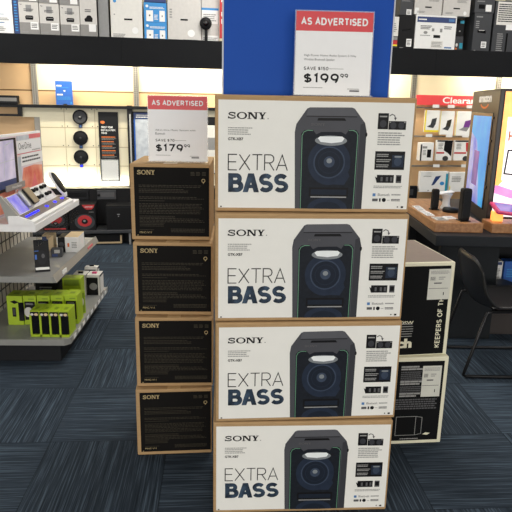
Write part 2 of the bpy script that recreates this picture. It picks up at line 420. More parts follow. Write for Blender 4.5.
def speaker_picture(mb):
    k = 2
    mb.poly([(-.066, .0145), (-.0755, .29), (-.071, .318), (-.034, .372), (-.024, .3765), (.126, .3785), (.136, .375), (.176, .326), (.1835, .297), (.1815, .0145)], 'spk_body', k)
    mb.poly([(-.036, .3475), (-.030, .3725), (-.022, .376), (.124, .378), (.134, .375), (.148, .3500)], 'spk_top', k+1)
    mb.rect(-.036, .3450, .146, .3475, 'ink', k+2)
    mb.poly([(.0035, .3315), (.007, .3405), (.101, .3410), (.108, .3320)], 'ink', k+2)
    mb.poly([(.157, .0145), (.160, .32), (.176, .326), (.1835, .297), (.1815, .0145)], 'spk_side', k+1)
    mb.ell(.183, .285, .004, .008, 'ink', k+1)
    sony(mb, -.0185, .3135, .0315, .3225, 'ink_mid', k+2)
    mb.poly([(-.049, .0145), (-.052, .285), (-.042, .297), (-.012, .300), (.002, .283), (.02, .292), (.092, .293), (.108, .284), (.12, .302), (.146, .3005), (.155, .289), (.1535, .0145)], 'spk_grille', k+2)
    for p in ([(-.046, .0145), (-.049, .278), (-.043, .291), (-.030, .297), (-.012, .297)], [(.1495, .0145), (.152, .282), (.147, .293), (.136, .299), (.120, .299)]):
        mb.line(p, .0022, 'spk_green', k+4)
    # woofer, its glow, and the second woofer below the handle slot
    mb.ell(.053, .184, .078, .082, 'spk_blue', k+3); mb.poly([(.06, .105), (.112, .103), (.130, .135), (.12, .16)], 'spk_blue', k+3)
    mb.ring(.053, .184, .058, .053, 'spk_blue_hi', k+5); mb.ell(.053, .184, .052, .053, 'spk_cone', k+4)
    mb.ring(.053, .184, .040, .038, 'spk_blue', k+5); mb.ell(.053, .186, .020, .020, 'spk_blue_hi', k+5); mb.ell(.053, .190, .010, .009, 'flash_dim', k+6)
    mb.ell(.056, .262, .058, .018, 'flash_dim', k+5); mb.poly([(.008, .270), (.016, .2765), (.096, .277), (.104, .270), (.096, .258), (.058, .253), (.018, .257)], 'flash', k+6)
    mb.rect(-.016, .060, .128, .093, 'ink', k+5); mb.rect(-.010, .056, .122, .0605, 'grey', k+6); mb.rect(-.010, .067, .122, .086, 'spk_cone', k+6)
    n = 20
    mb.poly([(.053+.074*math.cos(math.pi*i/n), .0145+.042*math.sin(math.pi*i/n)) for i in range(n+1)], 'spk_blue', k+4)
    mb.poly([(.053+.050*math.cos(math.pi*i/n), .0145+.026*math.sin(math.pi*i/n)) for i in range(n+1)], 'spk_cone', k+5)

def feature_icons(ma, mc, md, me_):
    k = 2
    ma.rect(.2225, .305, .2605, .361, 'ink', k); ma.ell(.2415, .324, .012, .013, 'spk_side', k+1); ma.rect(.228, .347, .255, .352, 'ink_soft', k+1)
    ma.line([(.264, .352), (.272, .3575), (.281, .354), (.285, .345)], .0032, 'ink_mid', k); ma.poly([(.280, .346), (.290, .346), (.285, .336)], 'ink_mid', k)
    ma.rect(.262, .304, .3255, .334, 'ink', k); ma.ell(.279, .319, .011, .012, 'spk_side', k+1); ma.ell(.308, .319, .011, .012, 'spk_side', k+1)
    for x in (.266, .319): ma.rect(x-.002, .328, x+.004, .332, 'ink_soft', k+1)
    ma.micro(.2255, .2475, .325, .296, 6, 'ink_soft', k, .5, .12, .2)
    mc.rect(.2205, .1605, .3305, .2270, 'ink', k)
    for z in (.206, .187, .168): mc.micro(.226, z, .284, z+.013, 2, 'ink_soft', k+1, .5, .2, .3)
    mc.rect(.284, .170, .326, .214, 'spk_blue', k+1); mc.ell(.305, .19, .014, .016, 'spk_blue_hi', k+2); mc.rect(.292, .205, .318, .211, 'flash_dim', k+2)
    md.rect(.232, .1125, .2950, .1415, 'ink', k); md.poly([(.225, .136), (.240, .125), (.232, .114)], 'ink', k+1)
    for x in (.25, .27, .286): md.rect(x-.004, .118, x+.004, .134, 'ink_mid', k+1)
    md.rect(.303, .1125, .3235, .1415, 'ink_mid', k); md.rect(.3055, .119, .321, .137, 'ink', k+1)
    md.micro(.222, .092, .328, .103, 2, 'ink_soft', k, .5, .08, .1)
    me_.rect(.2205, .0625, .2315, .0735, 'bt_blue', k); me_.text('Bluetooth', .240, .0640, .284, .0735, 'ink_mid', k); me_.micro(.291, .0650, .325, .0725, 1, 'ink_soft', k, .6, .2, 0)
    me_.rect(.2205, .0440, .241, .0540, 'ink_mid', k); me_.rect(.246, .0430, .252, .0550, 'ink', k); me_.ell(.264, .049, .0075, .0075, 'ink', k)
    me_.rect(.275, .0475, .286, .0495, 'ink_soft', k); me_.micro(.291, .0440, .324, .0540, 2, 'ink_mid', k, .6, .2, 0)
    me_.ell(.317, .0235, .0028, .0028, 'ink_mid', k); me_.rect(.3295, .0195, .3385, .0265, 'ink', k); me_.rect(-.3405, .0170, -.3345, .0215, 'ink', k)

FW, FH, FD = 0.72, 0.4162, 0.36
def speaker_carton(label, loc, rz):
    t = thing('speaker_carton', label, 'box', loc, rz, 'white fronted speaker cartons in the tall stack')
    m = MB(); m.box(-FW/2, 0, 0.0012, FW/2, FD, FH-.0012, 'kraft', .006)
    m.box(-FW/2+.004, FD/2-.0015, FH-.0022, FW/2-.004, FD/2+.0015, FH-.0008, 'hole')
    m.build('carton', t)
    m = MB(); m.box(-FW/2+.0003, FD/2-.03, FH-.0014, FW/2-.0003, FD/2+.03, FH-.0004, 'tape'); m.build('packing_tape', t)
    m = MB(); m.rect(-.3480, .0150, .3520, .3975, 'print_white', 0); p = m.build('front_print', t)
    p['label'] = 'white printed front panel'
    m = MB(); sony(m, -.3140, .3325, -.1790, .3560, 'ink'); m.ell(-.172, .335, .0022, .0022, 'ink_soft', 2); m.build('brand_lettering', p)
    m = MB(); m.micro(-.3135, .276, -.2170, .305, 4, 'ink_soft', 2, .45, .09, .3); m.text('GTK-XB7', -.3135, .2575, -.2590, .2680, 'ink', 2, .03)
    m.build('fine_print', p)
    m = MB(); extra_bass(m); m.build('title_lettering', p)
    m = MB(); speaker_picture(m); m.build('speaker_picture', p)
    fp = [MB() for _ in range(4)]; feature_icons(*fp)
    for q, nm in zip(fp, ('turning_diagram', 'interior_photo', 'device_pictures', 'badge_row')): q.build(nm, p)
    return t
fr = [(.2053, 2.1607, 3.227, 'white fronted speaker carton on top of the tall stack, under the blue board'),
      (.2084, 2.1341, 4.571, 'white fronted speaker carton second from the top of the tall stack'),
      (.2122, 2.1238, 4.747, 'white fronted speaker carton third from the top of the tall stack'),
      (.2035, 2.1150, 3.394, 'white fronted speaker carton on the carpet at the bottom of the tall stack')]
proto = None
for i, (x, y, a, lb) in enumerate(fr):
    loc = (x, y, (3-i)*FH)
    if proto is None: proto = speaker_carton(lb, loc, R(a))
    else: dup(proto, loc, R(a), lb)

# ------------------------------------------------------------------ black-printed cartons (left stack)
LW, LH, LD = 0.3527, 0.3437, 0.40
def audio_carton(label, loc, rz):
    t = thing('audio_system_carton', label, 'box', loc, rz, 'black fronted audio cartons in the shorter stack')
    m = MB(); m.box(-LW/2, 0, .001, LW/2, LD, LH-.001, 'kraft', .006)
    m.box(-.0015, .004, LH-.002, .0015, LD-.004, LH-.0006, 'hole'); m.build('carton', t)
    m = MB(); m.box(-.03, .0002, LH-.0012, .03, LD-.0002, LH-.0003, 'tape'); m.build('packing_tape', t)
    m = MB(); m.rect(-.1585, .0190, .1715, .3275, 'print_black', 0); p = m.build('front_print', t); p['label'] = 'black printed panel'
    m = MB(); sony(m, -.1435, .2950, -.0665, .3145, 'tan_ink'); m.build('brand_lettering', p)
    m = MB()
    for j, x in enumerate((.090, .114, .140)):
        m.micro(x, .292, x+.020, .310, 3, 'tan_dim', 2, .6, .3, .2)
    m.build('approval_marks', p); m = MB()
    m.ring(.146, .271, .0085, .0055, 'tan_ink', 2); m.poly([(.143, .263), (.149, .263), (.146, .257)], 'tan_ink', 2); m.build('recycling_mark', p); m = MB()
    for z0, n, x1 in ((.238, 2, .152), (.214, 3, .085), (.186, 2, .15), (.176, 1, -.02), (.142, 4, .15), (.120, 3, .152), (.100, 2, .03), (.082, 3, .152), (.062, 3, -.02)):
        m.micro(-.1385, z0, x1, z0+n*.0068, n, 'tan_dim', 2, .42, .04, .12)
    m.micro(.0, .037, .152, .056, 3, 'tan_dim', 2, .5, .08, .02)
    m.text('MHC-V11', -.1390, .0320, -.0860, .0410, 'tan_ink', 2); m.micro(-.139, .046, -.075, .050, 1, 'tan_dim', 2, .6, .12, 0)
    m.rect(-.1500, .0215, -.1455, .0255, 'tan_ink', 2)
    m.build('fine_print', p)
    return t
lf = [(-.3841, 2.6007, 1.81, 'black fronted audio carton topping the shorter stack, carrying the smaller price sign'),
      (-.3727, 2.5628, 2.03, 'black fronted audio carton second from the top of the shorter stack'),
      (-.3681, 2.5349, 3.63, 'black fronted audio carton third from the top of the shorter stack'),
      (-.3705, 2.5125, 5.55, 'black fronted audio carton on the carpet at the bottom of the shorter stack')]
proto = None
for i, (x, y, a, lb) in enumerate(lf):
    loc = (x, y, (3-i)*LH)
    if proto is None: proto = audio_carton(lb, loc, R(a))
    else: dup(proto, loc, R(a), lb)

# ------------------------------------------------------------------ subwoofer cartons (right, behind the tall stack)
KH, KD, KW = .4682, .47, .44
def sub_carton(label, x, y, z, a, kind):
    # origin at the right end of the front face
    t = thing('subwoofer_carton', label, 'box', (x, y, z), R(a), 'black and white subwoofer cartons beside the tall stack')
    m = MB(); m.box(-KW, 0, .001, 0, KD, KH-.001, 'klipsch_white', .005)
    m.rect(-KW+.012, .020 if kind else .008, -.020, KH-.018 if not kind else KH-.022, 'print_black_b', 0)
    m.build('carton', t)
    m = MB()
    if not kind: m.box(-KW+.012, .012, KH-.0012, -.010, KD-.010, KH-.0004, 'klipsch_top')
    else: m.box(-KW+.012, .012, KH-.0012, -.010, KD-.010, KH-.0004, 'klipsch_white')
    m.build('top_print', t)
    m = MB()
    if not kind:
        m.strokes('KEEPERS OF THE', -.0680, .040, -.0420, .314, 'klipsch_white', 2, .17, .3, rot=True); m.build('slogan_lettering', t); m = MB()
        m.text('R-10SW', -.290, .165, -.184, .181, 'klipsch_white', 2, .015); m.micro(-.300, .098, -.182, .172, 6, 'ink_soft', 2, .3, .4, .05); m.build('model_lettering', t); m = MB()
        m.text('Klipsch', -.420, .030, -.184, .092, 'klipsch_white', 2, .05)
        m.build('brand_lettering', t)
        lab = (-.128, .285, -.017, .435)
    else:
        for z, n in ((.400, 2), (.322, 2), (.258, 2)):
            m.micro(-.235, z, -.125, z+.025, n, 'ink_soft', 2, .7, .25, .3)
        m.micro(-.235, .345, -.125, .396, 5, 'ink_mid', 2, .6, .1, .1); m.micro(-.235, .278, -.125, .318, 4, 'ink_mid', 2, .6, .1, .1)
        m.micro(-.250, .190, -.040, .250, 5, 'ink_mid', 2, .6, .06, .05)
        for z in (.36, .29, .22, .14): m.micro(-.32, z, -.275, z+.045, 4, 'ink_mid', 2, .6, .2, .2)
        m.build('fine_print', t); m = MB(); c = 'ink_soft'
        m.line([(-.240, .050), (-.240, .152), (-.140, .152), (-.140, .050), (-.240, .050)], .0025, c, 2)
        m.line([(-.140, .152), (-.108, .146), (-.108, .056), (-.140, .050)], .0025, c, 2)
        m.micro(-.215, .026, -.120, .034, 1, c, 2, .6, .1, 0); m.poly([(-.10, .052), (-.085, .062), (-.06, .058), (-.075, .048)], 'klipsch_white', 2)
        m.build('cabinet_drawing', t)
        lab = (-.127, .258, -.032, .422)
    x0, z0, x1, z1 = lab
    m = MB(); m.rect(x0, z0, x1, z1, 'label_white', 3)
    w = x1-x0; h = z1-z0
    m.micro(x0+.08*w, z1-.17*h, x1-.08*w, z1-.05*h, 3, 'ink_soft', 4, .5, .1, .1)
    for i in range(9): m.rect(x0+w*(.08+i*.026), z1-.37*h, x0+w*(.08+i*.026+.008+.008*(i % 2)), z1-.25*h, 'ink_mid', 4)
    m.micro(x0+.45*w, z1-.36*h, x0+.75*w, z1-.24*h, 2, 'ink_soft', 4, .5, .3, .3); m.rect(x0+.25*w, z1-.48*h, x0+.6*w, z1-.44*h, 'ink_mid', 4)
    m.rect(x0+.03*w, z0+.36*h, x1-.1*w, z0+.375*h, 'ink_mid', 4); m.rect(x0+.70*w, z0+.14*h, x0+.74*w, z0+.24*h, 'ink', 4)
    s = m.build('shipping_label', t); s['label'] = 'white shipping label'
    return t
sub_carton('black carton with vertical white lettering on top of another black carton', .9368, 2.6819, KH, 9, 0)
sub_carton('black carton with a line drawing of a cabinet, standing on the carpet', .9456, 2.6592, 0, 6, 1)

# ------------------------------------------------------------------ signs on the stacks
t = thing('display_board', 'large plain blue board standing on top of the tall stack behind a price sign', 'board', (.205, 2.33, 4*FH), R(3.227))
m = MB(); m.box(-.340, 0, 0, .288, .03, .62, 'blue_board', .002); m.build('panel', t)
m = MB(); m.box(-.346, -.001, 0, -.340, .031, .62, 'board_edge'); m.box(.288, -.001, 0, .293, .031, .62, 'board_edge'); m.box(-.346, -.001, .62, .293, .031, .626, 'board_edge'); m.build('edge_trim', t)

def price_sign(name, label, loc, rz, w, h, red, lines, save, price, cents, lean):
    t = thing(name, label, 'sign', loc, rz)
    xf = Matrix.Rotation(lean, 4, 'X')
    m = MB(); m.box(-w/2-.004, .0005, .002, w/2+.004, .0025, h+.004, 'acrylic', xf=xf)
    m.box(-w/2-.004, -.035, 0, w/2+.004, .075, .004, 'acrylic', .001); m.build('acrylic_holder', t)
    m = MB(); m.Y0 = .0002
    m.rect(-w/2, .003, w/2, h, 'paper', 0); m.rect(-w/2, h-red, w/2, h, 'sign_red', 1)
    m.strokes('AS ADVERTISED', -w*.435, h-red*.70, w*.43, h-red*.32, 'paper', 2, .20, .26)
    z = h*.49
    m.text(lines[0], -w*.385, z-.006, w*.30, z+.003, 'ink_mid', 2); m.text(lines[1], -w*.385, z-.021, lines[2]*w, z-.011, 'ink_mid', 2)
    m.strokes(save, -w*.385, h*.312, -w*.060, h*.352, 'ink', 2, .17, .26); m.rect(-w*.05, h*.328, w*.14, h*.334, 'ink_soft', 2)
    m.strokes(price, -w*.385, h*.155, w*.085, h*.275, 'ink', 2, .19, .24); m.strokes(cents, w*.10, h*.222, w*.205, h*.275, 'ink', 2, .18, .24)
    m.micro(-w*.385, h*.095, -w*.13, h*.110, 1, 'ink_soft', 2, .5, .1, 0); m.micro(w*.20, h*.085, w*.36, h*.10, 1, 'ink_soft', 2, .5, .15, 0); m.rect(w*.23, h*.06, w*.36, h*.078, 'ink_mid', 2)
    for v in m.v: v.xyz = xf @ v
    c = m.build('price_card', t); c['label'] = 'white card with a red header'
    return t
price_sign('price_sign', 'larger red and white price sign in front of the blue board', (.205+.0606*1, 2.24, 4*FH+.0005), R(2.6), .276, .2905, .066,
           ('High Power Home Audio System 2-Way', 'Wireless Bluetooth Speaker', .02), 'SAVE $150', '$199', '99', R(-2))
price_sign('price_sign', 'smaller red and white price sign on the shorter stack of black cartons', (-.384+.0265, 2.68, 4*LH+.0005), R(1.2), .260, .286, .058,
           ('All-in-One Music System with', 'Bluetooth', -.22), 'SAVE $70', '$179', '99', R(-1))

# ------------------------------------------------------------------ back wall shelving
t = thing('wall_shelving', 'cream backed wall shelving with a long black valance across the back of the shop', 'shelving', W0, WY)
m = MB(); m.box(-4.2, .555, .0, 5.2, .60, 3.2, 'cream_wall')
for s0 in (-1.41, 2.15):
    pass
for z in (1.752,): m.box(-4.2, .551, z-.009, 5.2, .556, z+.009, 'joint_shadow')  # panel joint drawn as a brown strip, its shadow line put into the colour
m.build('back_panel', t)
for s in (-3.75, -2.57, -1.41, -.24, .94, 2.13, 3.33):
    m = MB(); m.box(s-.032, .515, 0, s+.032, .552, 3.1, 'upright', .003)
    for z in range(30): m.box(s-.016, .512, 1.45+z*.022, s-.008, .516, 1.462+z*.022, 'hole'); m.box(s+.008, .512, 1.45+z*.022, s+.016, .516, 1.462+z*.022, 'hole')
    m.build('upright', t)
m = MB(); m.box(-4.2, .125, 2.285, 5.2, .55, 2.305, 'shelf_metal', .003); m.build('overhead_shelf', t)
for a, b in ((-4.2, -1.5442), (-1.544, 2.1908), (2.191, 5.2)):
    m = MB(); m.box(a, .085, 2.025, b, .115, 2.330, 'valance', .003); m.build('valance', t)
m = MB(); m.box(-4.2, .545, .1, 5.2, .5545, 1.744, 'tan_panel'); m.box(-4.2, .545, 1.760, -2.60, .5545, 2.2, 'tan_panel'); m.build('side_panel', t)  # upper left bay painted tan to stand for its weaker light
m = MB()
for a in (-1.9, -.5, 1.4, 3.4): m.box(a-.6, .125, 2.235, a+.6, .185, 2.275, 'shelf_white', .004)
m.build('lamp_housing', t)
m = MB()
for a in (-1.9, -.5, 1.4, 3.4): m.tube([(a-.58, .155, 2.222), (a+.58, .155, 2.222)], .013, 'lamp_emit', 10)
m.build('fluorescent_tube', t)

# ---------------- overhead stock: helper for printed cartons against the wall
def pack(name, label, s, z, w, h, d, body, prints, n=.16, group=None, cat='box', rz=0.0, loc=None, tilt=0.0):
    L = loc if loc is not None else wl(s, n, z)
    t = thing(name, label, cat, L, (WY if loc is None else 0)+rz, group)
    if tilt: t.rotation_euler = (0, tilt, t.rotation_euler.z)
    m = MB(); m.box(-w/2, 0, .0005, w/2, d, h, body, .003); m.build('carton', t)
    m = MB()
    for p in prints:
        k = p[0]; mat = p[1]
        X = lambda v: -w/2+v*w
        Z = lambda v: v*h
        if k == 'r': m.rect(X(p[2]), Z(p[3]), X(p[4]), Z(p[5]), mat, p[6] if len(p) > 6 else 1)
        elif k == 't': m.text(p[2], X(p[3]), Z(p[4]), X(p[5]), Z(p[6]), mat, 3, .01)
        elif k == 'tv': m.text(p[2], X(p[3]), Z(p[4]), X(p[5]), Z(p[6]), mat, 3, .01, rot=True)
        elif k == 'e': m.ell(X(p[2]), Z(p[3]), p[4]*w, p[5]*h, mat, p[6] if len(p) > 6 else 2)
        elif k == 'm': m.micro(X(p[2]), Z(p[3]), X(p[4]), Z(p[5]), p[6], mat, 2, .5, .15, .2)
        elif k == 'p': m.poly([(X(a), Z(b)) for a, b in p[2]], mat, p[3] if len(p) > 3 else 2)
    if prints: m.build('front_print', t)
    return t
ZS = 2.3055
PR = [('r', 'greybox_dark', 0, .02, 1, .42), ('p', 'ink', [(.33, .50), (.30, .58), (.36, .62), (.68, .62), (.72, .58), (.70, .50)], 3), ('r', 'grey', .36, .565, .68, .58, 4),
      ('r', 'white', .55, .22, .95, .44, 2), ('m', 'ink_mid', .6, .26, .9, .40, 3), ('r', 'grey', .36, .72, .64, .92, 1), ('m', 'ink_mid', .25, .74, .75, .82, 2), ('m', 'ink_soft', .05, .06, .5, .18, 2), ('t', 'ink_mid', 'hp', .08, .9, .18, .95)]
pack('printer_carton', 'white carton with a pale blue print at the left end of the overhead shelf', -2.86, ZS, .36, .50, .3, 'white', [('r', 'bt_blue', .1, .44, .75, .45), ('r', 'bt_blue', .1, .27, .75, .285), ('m', 'ink_soft', .3, .1, .8, .2, 3), ('m', 'ink_soft', .3, .32, .9, .38, 2)], group='cartons on the overhead shelf')
pack('slim_carton', 'narrow blue carton next to the left white carton on the overhead shelf', -2.645, ZS, .055, .50, .3, 'navy', [('m', 'sky_blue', .2, .1, .8, .9, 14)], group='cartons on the overhead shelf')
tone = ['leftmost', 'middle', 'rightmost']
for i, s in enumerate((-2.513, -2.301, -2.086)):
    pack('printer_carton', 'grey carton with a small dark printer picture, %s of three alike overhead' % tone[i], s, ZS, .205, .355-.008*i, .3, 'greybox', PR, group='cartons on the overhead shelf')
for i, s in enumerate((-2.513, -2.301, -2.086)):
    pack('flat_carton', 'dark carton lying on the %s of three alike grey printer cartons' % tone[i], s, ZS+.356-.008*i, .206, .16, .3, 'greybox_dark', [('r', 'black_plastic', .02, .35, .98, .95), ('r', 'white', .55, .08, .92, .38, 2), ('m', 'ink_soft', .08, .1, .4, .3, 2)], group='cartons on the overhead shelf')
pack('printer_carton', 'taller grey carton with a printer picture beside a grey shelf divider overhead', -1.890, ZS, .178, .60, .3, 'greybox', [('r', 'greybox_dark', 0, .02, 1, .25), ('p', 'ink', [(.28, .30), (.25, .35), (.35, .37), (.45, .41), (.62, .41), (.75, .36), (.72, .30)], 3), ('r', 'white', .5, .13, .92, .26, 2), ('m', 'ink_mid', .3, .46, .7, .52, 2), ('m', 'ink_soft', .2, .03, .9, .07, 1)], group='cartons on the overhead shelf')
t = thing('shelf_divider', 'plain grey upright divider panel between cartons on the overhead shelf', 'divider', wl(-1.73, .18, ZS), WY)
m = MB(); m.box(-.055, 0, 0, .055, .30, .62, 'grey', .003); m.build('panel', t)
m = MB(); m.box(-.055, -.02, 0, .055, 0, .012, 'grey'); m.build('foot', t)
pack('printer_carton', 'wide cream carton with a tiny black slot picture left of two bright blue cartons', -1.480, ZS, .345, .60, .3, 'offwhite', [('r', 'ink', .42, .355, .68, .385), ('e', 'sky_blue', .14, .68, .05, .03), ('e', 'white', .76, .18, .10, .06), ('m', 'ink_soft', .06, .05, .45, .12, 3), ('r', 'ink_soft', .10, .44, .14, .46)], group='cartons on the overhead shelf')
BL = [('r', 'sky_blue', 0, 0, 1, 1, 0), ('r', 'white', .10, .04, .40, .60, 1), ('r', 'white', .68, .04, .92, .60, 1), ('e', 'white', .14, .82, .06, .07), ('m', 'white', .25, .68, .95, .80, 2), ('m', 'white', .45, .12, .62, .40, 4), ('r', 'ink', .22, .30, .28, .38, 2), ('r', 'ink', .78, .28, .82, .36, 2)]
for i in range(2):
    pack('ink_carton', 'bright blue and white carton, %s of two stacked overhead' % ('lower' if i == 0 else 'upper'), -1.165, ZS+.205*i, .25, .203, .28, 'sky_blue', BL, group='cartons on the overhead shelf')
pack('flat_carton', 'dark navy carton lying on the two bright blue cartons overhead', -1.165, ZS+.411, .24, .10, .28, 'navy', [('m', 'white', .1, .3, .7, .7, 2)], group='cartons on the overhead shelf')
pack('printer_carton', 'wide light grey carton with a black slot picture, right of two bright blue cartons', -.842, ZS, .375, .60, .3, 'greybox', [('r', 'ink', .38, .39, .60, .42), ('e', 'white', .70, .17, .11, .065), ('m', 'ink_mid', .45, .03, .95, .06, 2), ('m', 'ink_soft', .06, .42, .14, .60, 4)], group='cartons on the overhead shelf')
pack('printer_carton', 'pale carton with blue print behind a black round gadget overhead', -.545, ZS, .205, .60, .3, 'greybox', [('r', 'sky_blue', .0, .60, .95, .64), ('r', 'white', .03, .36, .9, .60), ('m', 'ink_soft', .1, .4, .85, .54, 4), ('r', 'white', .05, .02, .95, .15), ('m', 'ink_soft', .1, .03, .9, .12, 3)], group='cartons on the overhead shelf', n=.19)
t = thing('webcam', 'black round gadget hanging before a pale blue printed carton overhead', 'gadget', wl(-.605, .125, 2.455), WY)
m = MB(); m.lathe([(.001, .02), (.058, .02), (.068, .008), (.068, -.004), (.058, -.016), (.001, -.018)], 'black_plastic', 24, (0, 0, .06), 'y'); m.box(-.012, .001, -.1495, .022, .018, 0, 'black_plastic', .004); m.build('body', t)
m = MB(); m.lathe([(.001, -.019), (.03, -.019), (.03, -.024), (.001, -.026)], 'black_gloss', 20, (0, 0, .06), 'y'); m.build('lens', t)
t = thing('fire_sign', 'vertical red FIRE sign at the left edge of the blue board', 'sign', wl(-.415, .10, 2.36), WY)
m = MB(); m.box(-.035, 0, 0, .035, .012, .75, 'red', .003); m.build('panel', t)
m = MB(); 
for i, ch in enumerate('FIRE'): m.strokes(ch, -.016, .38-.075*i, .016, .43-.075*i, 'white', 1, .17)
m.build('lettering', t)

# right-hand overhead stock
pack('printer_carton', 'light grey carton half hidden by the right edge of the blue board overhead', 1.612, ZS+.16, .20, .22, .28, 'offwhite', [('m', 'ink_soft', .3, .2, .9, .7, 5)], group='cartons on the overhead shelf')
pack('ink_carton', 'dark carton with a red and yellow stripe beside the blue board overhead', 1.612, ZS, .20, .158, .28, 'charcoal', [('r', 'red', .3, .40, .97, .72), ('r', 'yellow', .5, .30, .97, .42, 2), ('r', 'grey', .1, .75, .97, .97)], group='cartons on the overhead shelf')
pack('tower_carton', 'black carton with a small white label left of the blue headed white carton', 1.818, ZS, .200, .40, .30, 'black_plastic', [('r', 'white', .52, .12, .85, .34), ('m', 'ink_mid', .56, .15, .8, .31, 4), ('p', 'black_gloss', [(.2, .55), (.75, .60), (.75, .64), (.2, .60)]), ('m', 'grey', .1, .04, .4, .1, 2)], group='cartons on the overhead shelf')
pack('tower_carton', 'upper black carton with a white label, stacked on the black labelled carton', 1.795, ZS+.402, .165, .30, .30, 'charcoal', [('r', 'white', .5, .02, .88, .22), ('m', 'ink_mid', .55, .04, .8, .18, 3), ('m', 'grey', .1, .5, .8, .6, 2)], group='cartons on the overhead shelf')
pack('printer_carton', 'white carton with a blue header strip and small pictures, tilted overhead', 2.186, ZS, .525, .415, .26, 'white', [('r', 'navy', .03, .80, .97, .95), ('r', 'bt_blue', .8, .84, .94, .91, 2), ('m', 'white', .06, .84, .30, .91, 1), ('r', 'ink', .45, .38, .62, .46), ('m', 'ink_mid', .12, .6, .4, .72, 3), ('m', 'ink_mid', .7, .62, .9, .72, 2), ('r', 'ink_soft', .40, .56, .46, .64), ('r', 'ink_soft', .6, .54, .66, .64), ('e', 'ink_soft', .25, .52, .05, .04), ('m', 'ink_soft', .12, .42, .42, .46, 1), ('r', 'offwhite', .4, .1, .7, .3), ('m', 'ink_soft', .42, .12, .68, .28, 4), ('r', 'bt_blue', .74, .10, .92, .14)], group='cartons on the overhead shelf', n=.15)
for i, s in enumerate((2.070, 2.435)):
    pack('printer_carton', 'light grey carton with a dark slot, %s one lying on the blue headed white carton' % ('left' if i == 0 else 'right'), s, ZS+.417, .35, .30, .28, 'greybox', [('r', 'ink', .38, .26, .62, .31), ('r', 'white', .02, .02, .16, .25) if i == 0 else ('e', 'white', .82, .12, .06, .07), ('m', 'ink_soft', .5, .5, .9, .62, 3), ('m', 'ink_soft', .1, .06, .4, .14, 2)], group='cartons on the overhead shelf')
pack('ink_carton', 'small dark carton with teal and pale dots in the overhead gap', 2.56, ZS, .12, .20, .28, 'charcoal', [('r', 'teal', .60, .30, .95, .62), ('e', 'offwhite', .3, .5, .12, .1), ('e', 'orange', .25, .28, .1, .06)], n=.27, group='cartons on the overhead shelf')
pack('ink_carton', 'small dark carton with a teal patch on the gap carton overhead', 2.56, ZS+.202, .11, .20, .28, 'black_plastic', [('r', 'teal', .5, .75, .95, .92), ('e', 'grey', .5, .3, .1, .05)], n=.27, group='cartons on the overhead shelf')
pack('printer_carton', 'tall black carton with a printer picture and white label at the right overhead', 2.800, ZS, .235, .465, .3, 'charcoal', [('p', 'black_gloss', [(.25, .52), (.22, .58), (.65, .58), (.72, .55), (.70, .50)]), ('r', 'greybox', .3, .57, .62, .585, 3), ('r', 'white', .50, .14, .80, .30), ('m', 'ink_mid', .54, .16, .76, .28, 3), ('m', 'grey', .1, .88, .5, .94, 1), ('m', 'grey', .1, .62, .3, .82, 4), ('r', 'ink_soft', .12, .02, .22, .08)], group='cartons on the overhead shelf')
pack('printer_carton', 'dark carton with a white label lying on the tall black printer carton', 2.800, ZS+.467, .26, .24, .3, 'charcoal', [('r', 'white', .55, .08, .85, .4), ('m', 'grey', .1, .5, .5, .7, 2), ('p', 'black_gloss', [(.2, .2), (.2, .4), (.5, .4), (.5, .2)])], group='cartons on the overhead shelf')
pack('tower_carton', 'black and white carton at the far right end of the overhead shelf', 3.095, ZS, .30, .62, .3, 'charcoal', [('r', 'offwhite', .1, .55, .98, .98), ('m', 'ink', .15, .6, .9, .95, 9), ('r', 'white', .55, .46, .95, .56, 3), ('m', 'grey', .2, .05, .5, .4, 9), ('r', 'black_gloss', .6, .05, .68, .4, 3)], group='cartons on the overhead shelf')

# ---------------- speaker demo wall at the left
t = thing('speaker_demo_wall', 'cream pegboard demo wall in a black frame with a low black deck', 'display', W0, WY)
m = MB(); m.box(-2.535, .50, .63, -1.52, .53, 1.557, 'peg'); m.box(-2.735, .50, 1.448, -2.535, .53, 1.557, 'peg')
for z in (.875, 1.103, 1.331): m.box(-2.535, .4985, z-.004, -1.52, .501, z+.004, 'groove')
for s in (-1.905, -2.255): m.box(s-.003, .4985, .66, s+.003, .501, 1.55, 'groove')
for z in (.875, 1.103, 1.331, 1.53):
    for s in (-1.905, -2.255): 
        for d in (-.03, .03): m.box(s+d-.005, .498, z+.012, s+d+.005, .5, z+.022, 'hole')
m.build('pegboard', t)
m = MB(); m.box(-1.462, .50, .63, -.2, .53, 1.557, 'peg')
for z in (.875, 1.103, 1.331): m.box(-1.462, .4985, z-.004, -.2, .501, z+.004, 'groove')
m.build('pegboard', t)
for s in (-1.492,):
    m = MB(); m.box(s-.030, .44, .18, s+.030, .55, 1.60, 'black_metal', .003); m.box(s-.006, .436, .66, s+.012, .441, 1.5, 'silver'); m.build('frame_post', t)
m = MB(); m.box(-3.6, .43, 1.557, -.15, .55, 1.592, 'black_metal', .003); m.build('frame_bar', t)
m = MB(); m.box(-3.6, .43, 1.455, -2.735, .50, 1.480, 'black_metal', .003); m.box(-2.765, .43, 1.455, -2.722, .50, 1.575, 'black_metal', .003); m.build('side_frame', t)
m = MB(); m.box(-2.6, .30, .185, -.15, .55, .628, 'black_plastic', .003); m.build('equipment_rack', t)
m = MB(); m.box(-3.6, -.02, .142, -.15, .50, .176, 'charcoal', .004); m.build('deck', t)
m = MB(); m.box(-3.6, .16, 0, -.15, .50, .142, 'black_metal', .003); m.build('plinth', t)
for s in (-1.52, -2.5):
    m = MB(); m.box(s-.012, 0, 0, s+.012, .02, .142, 'grey', .002); m.build('deck_leg', t)
g = 'round car speakers hanging on the pegboard'
names = ['topmost', 'middle', 'lowest']
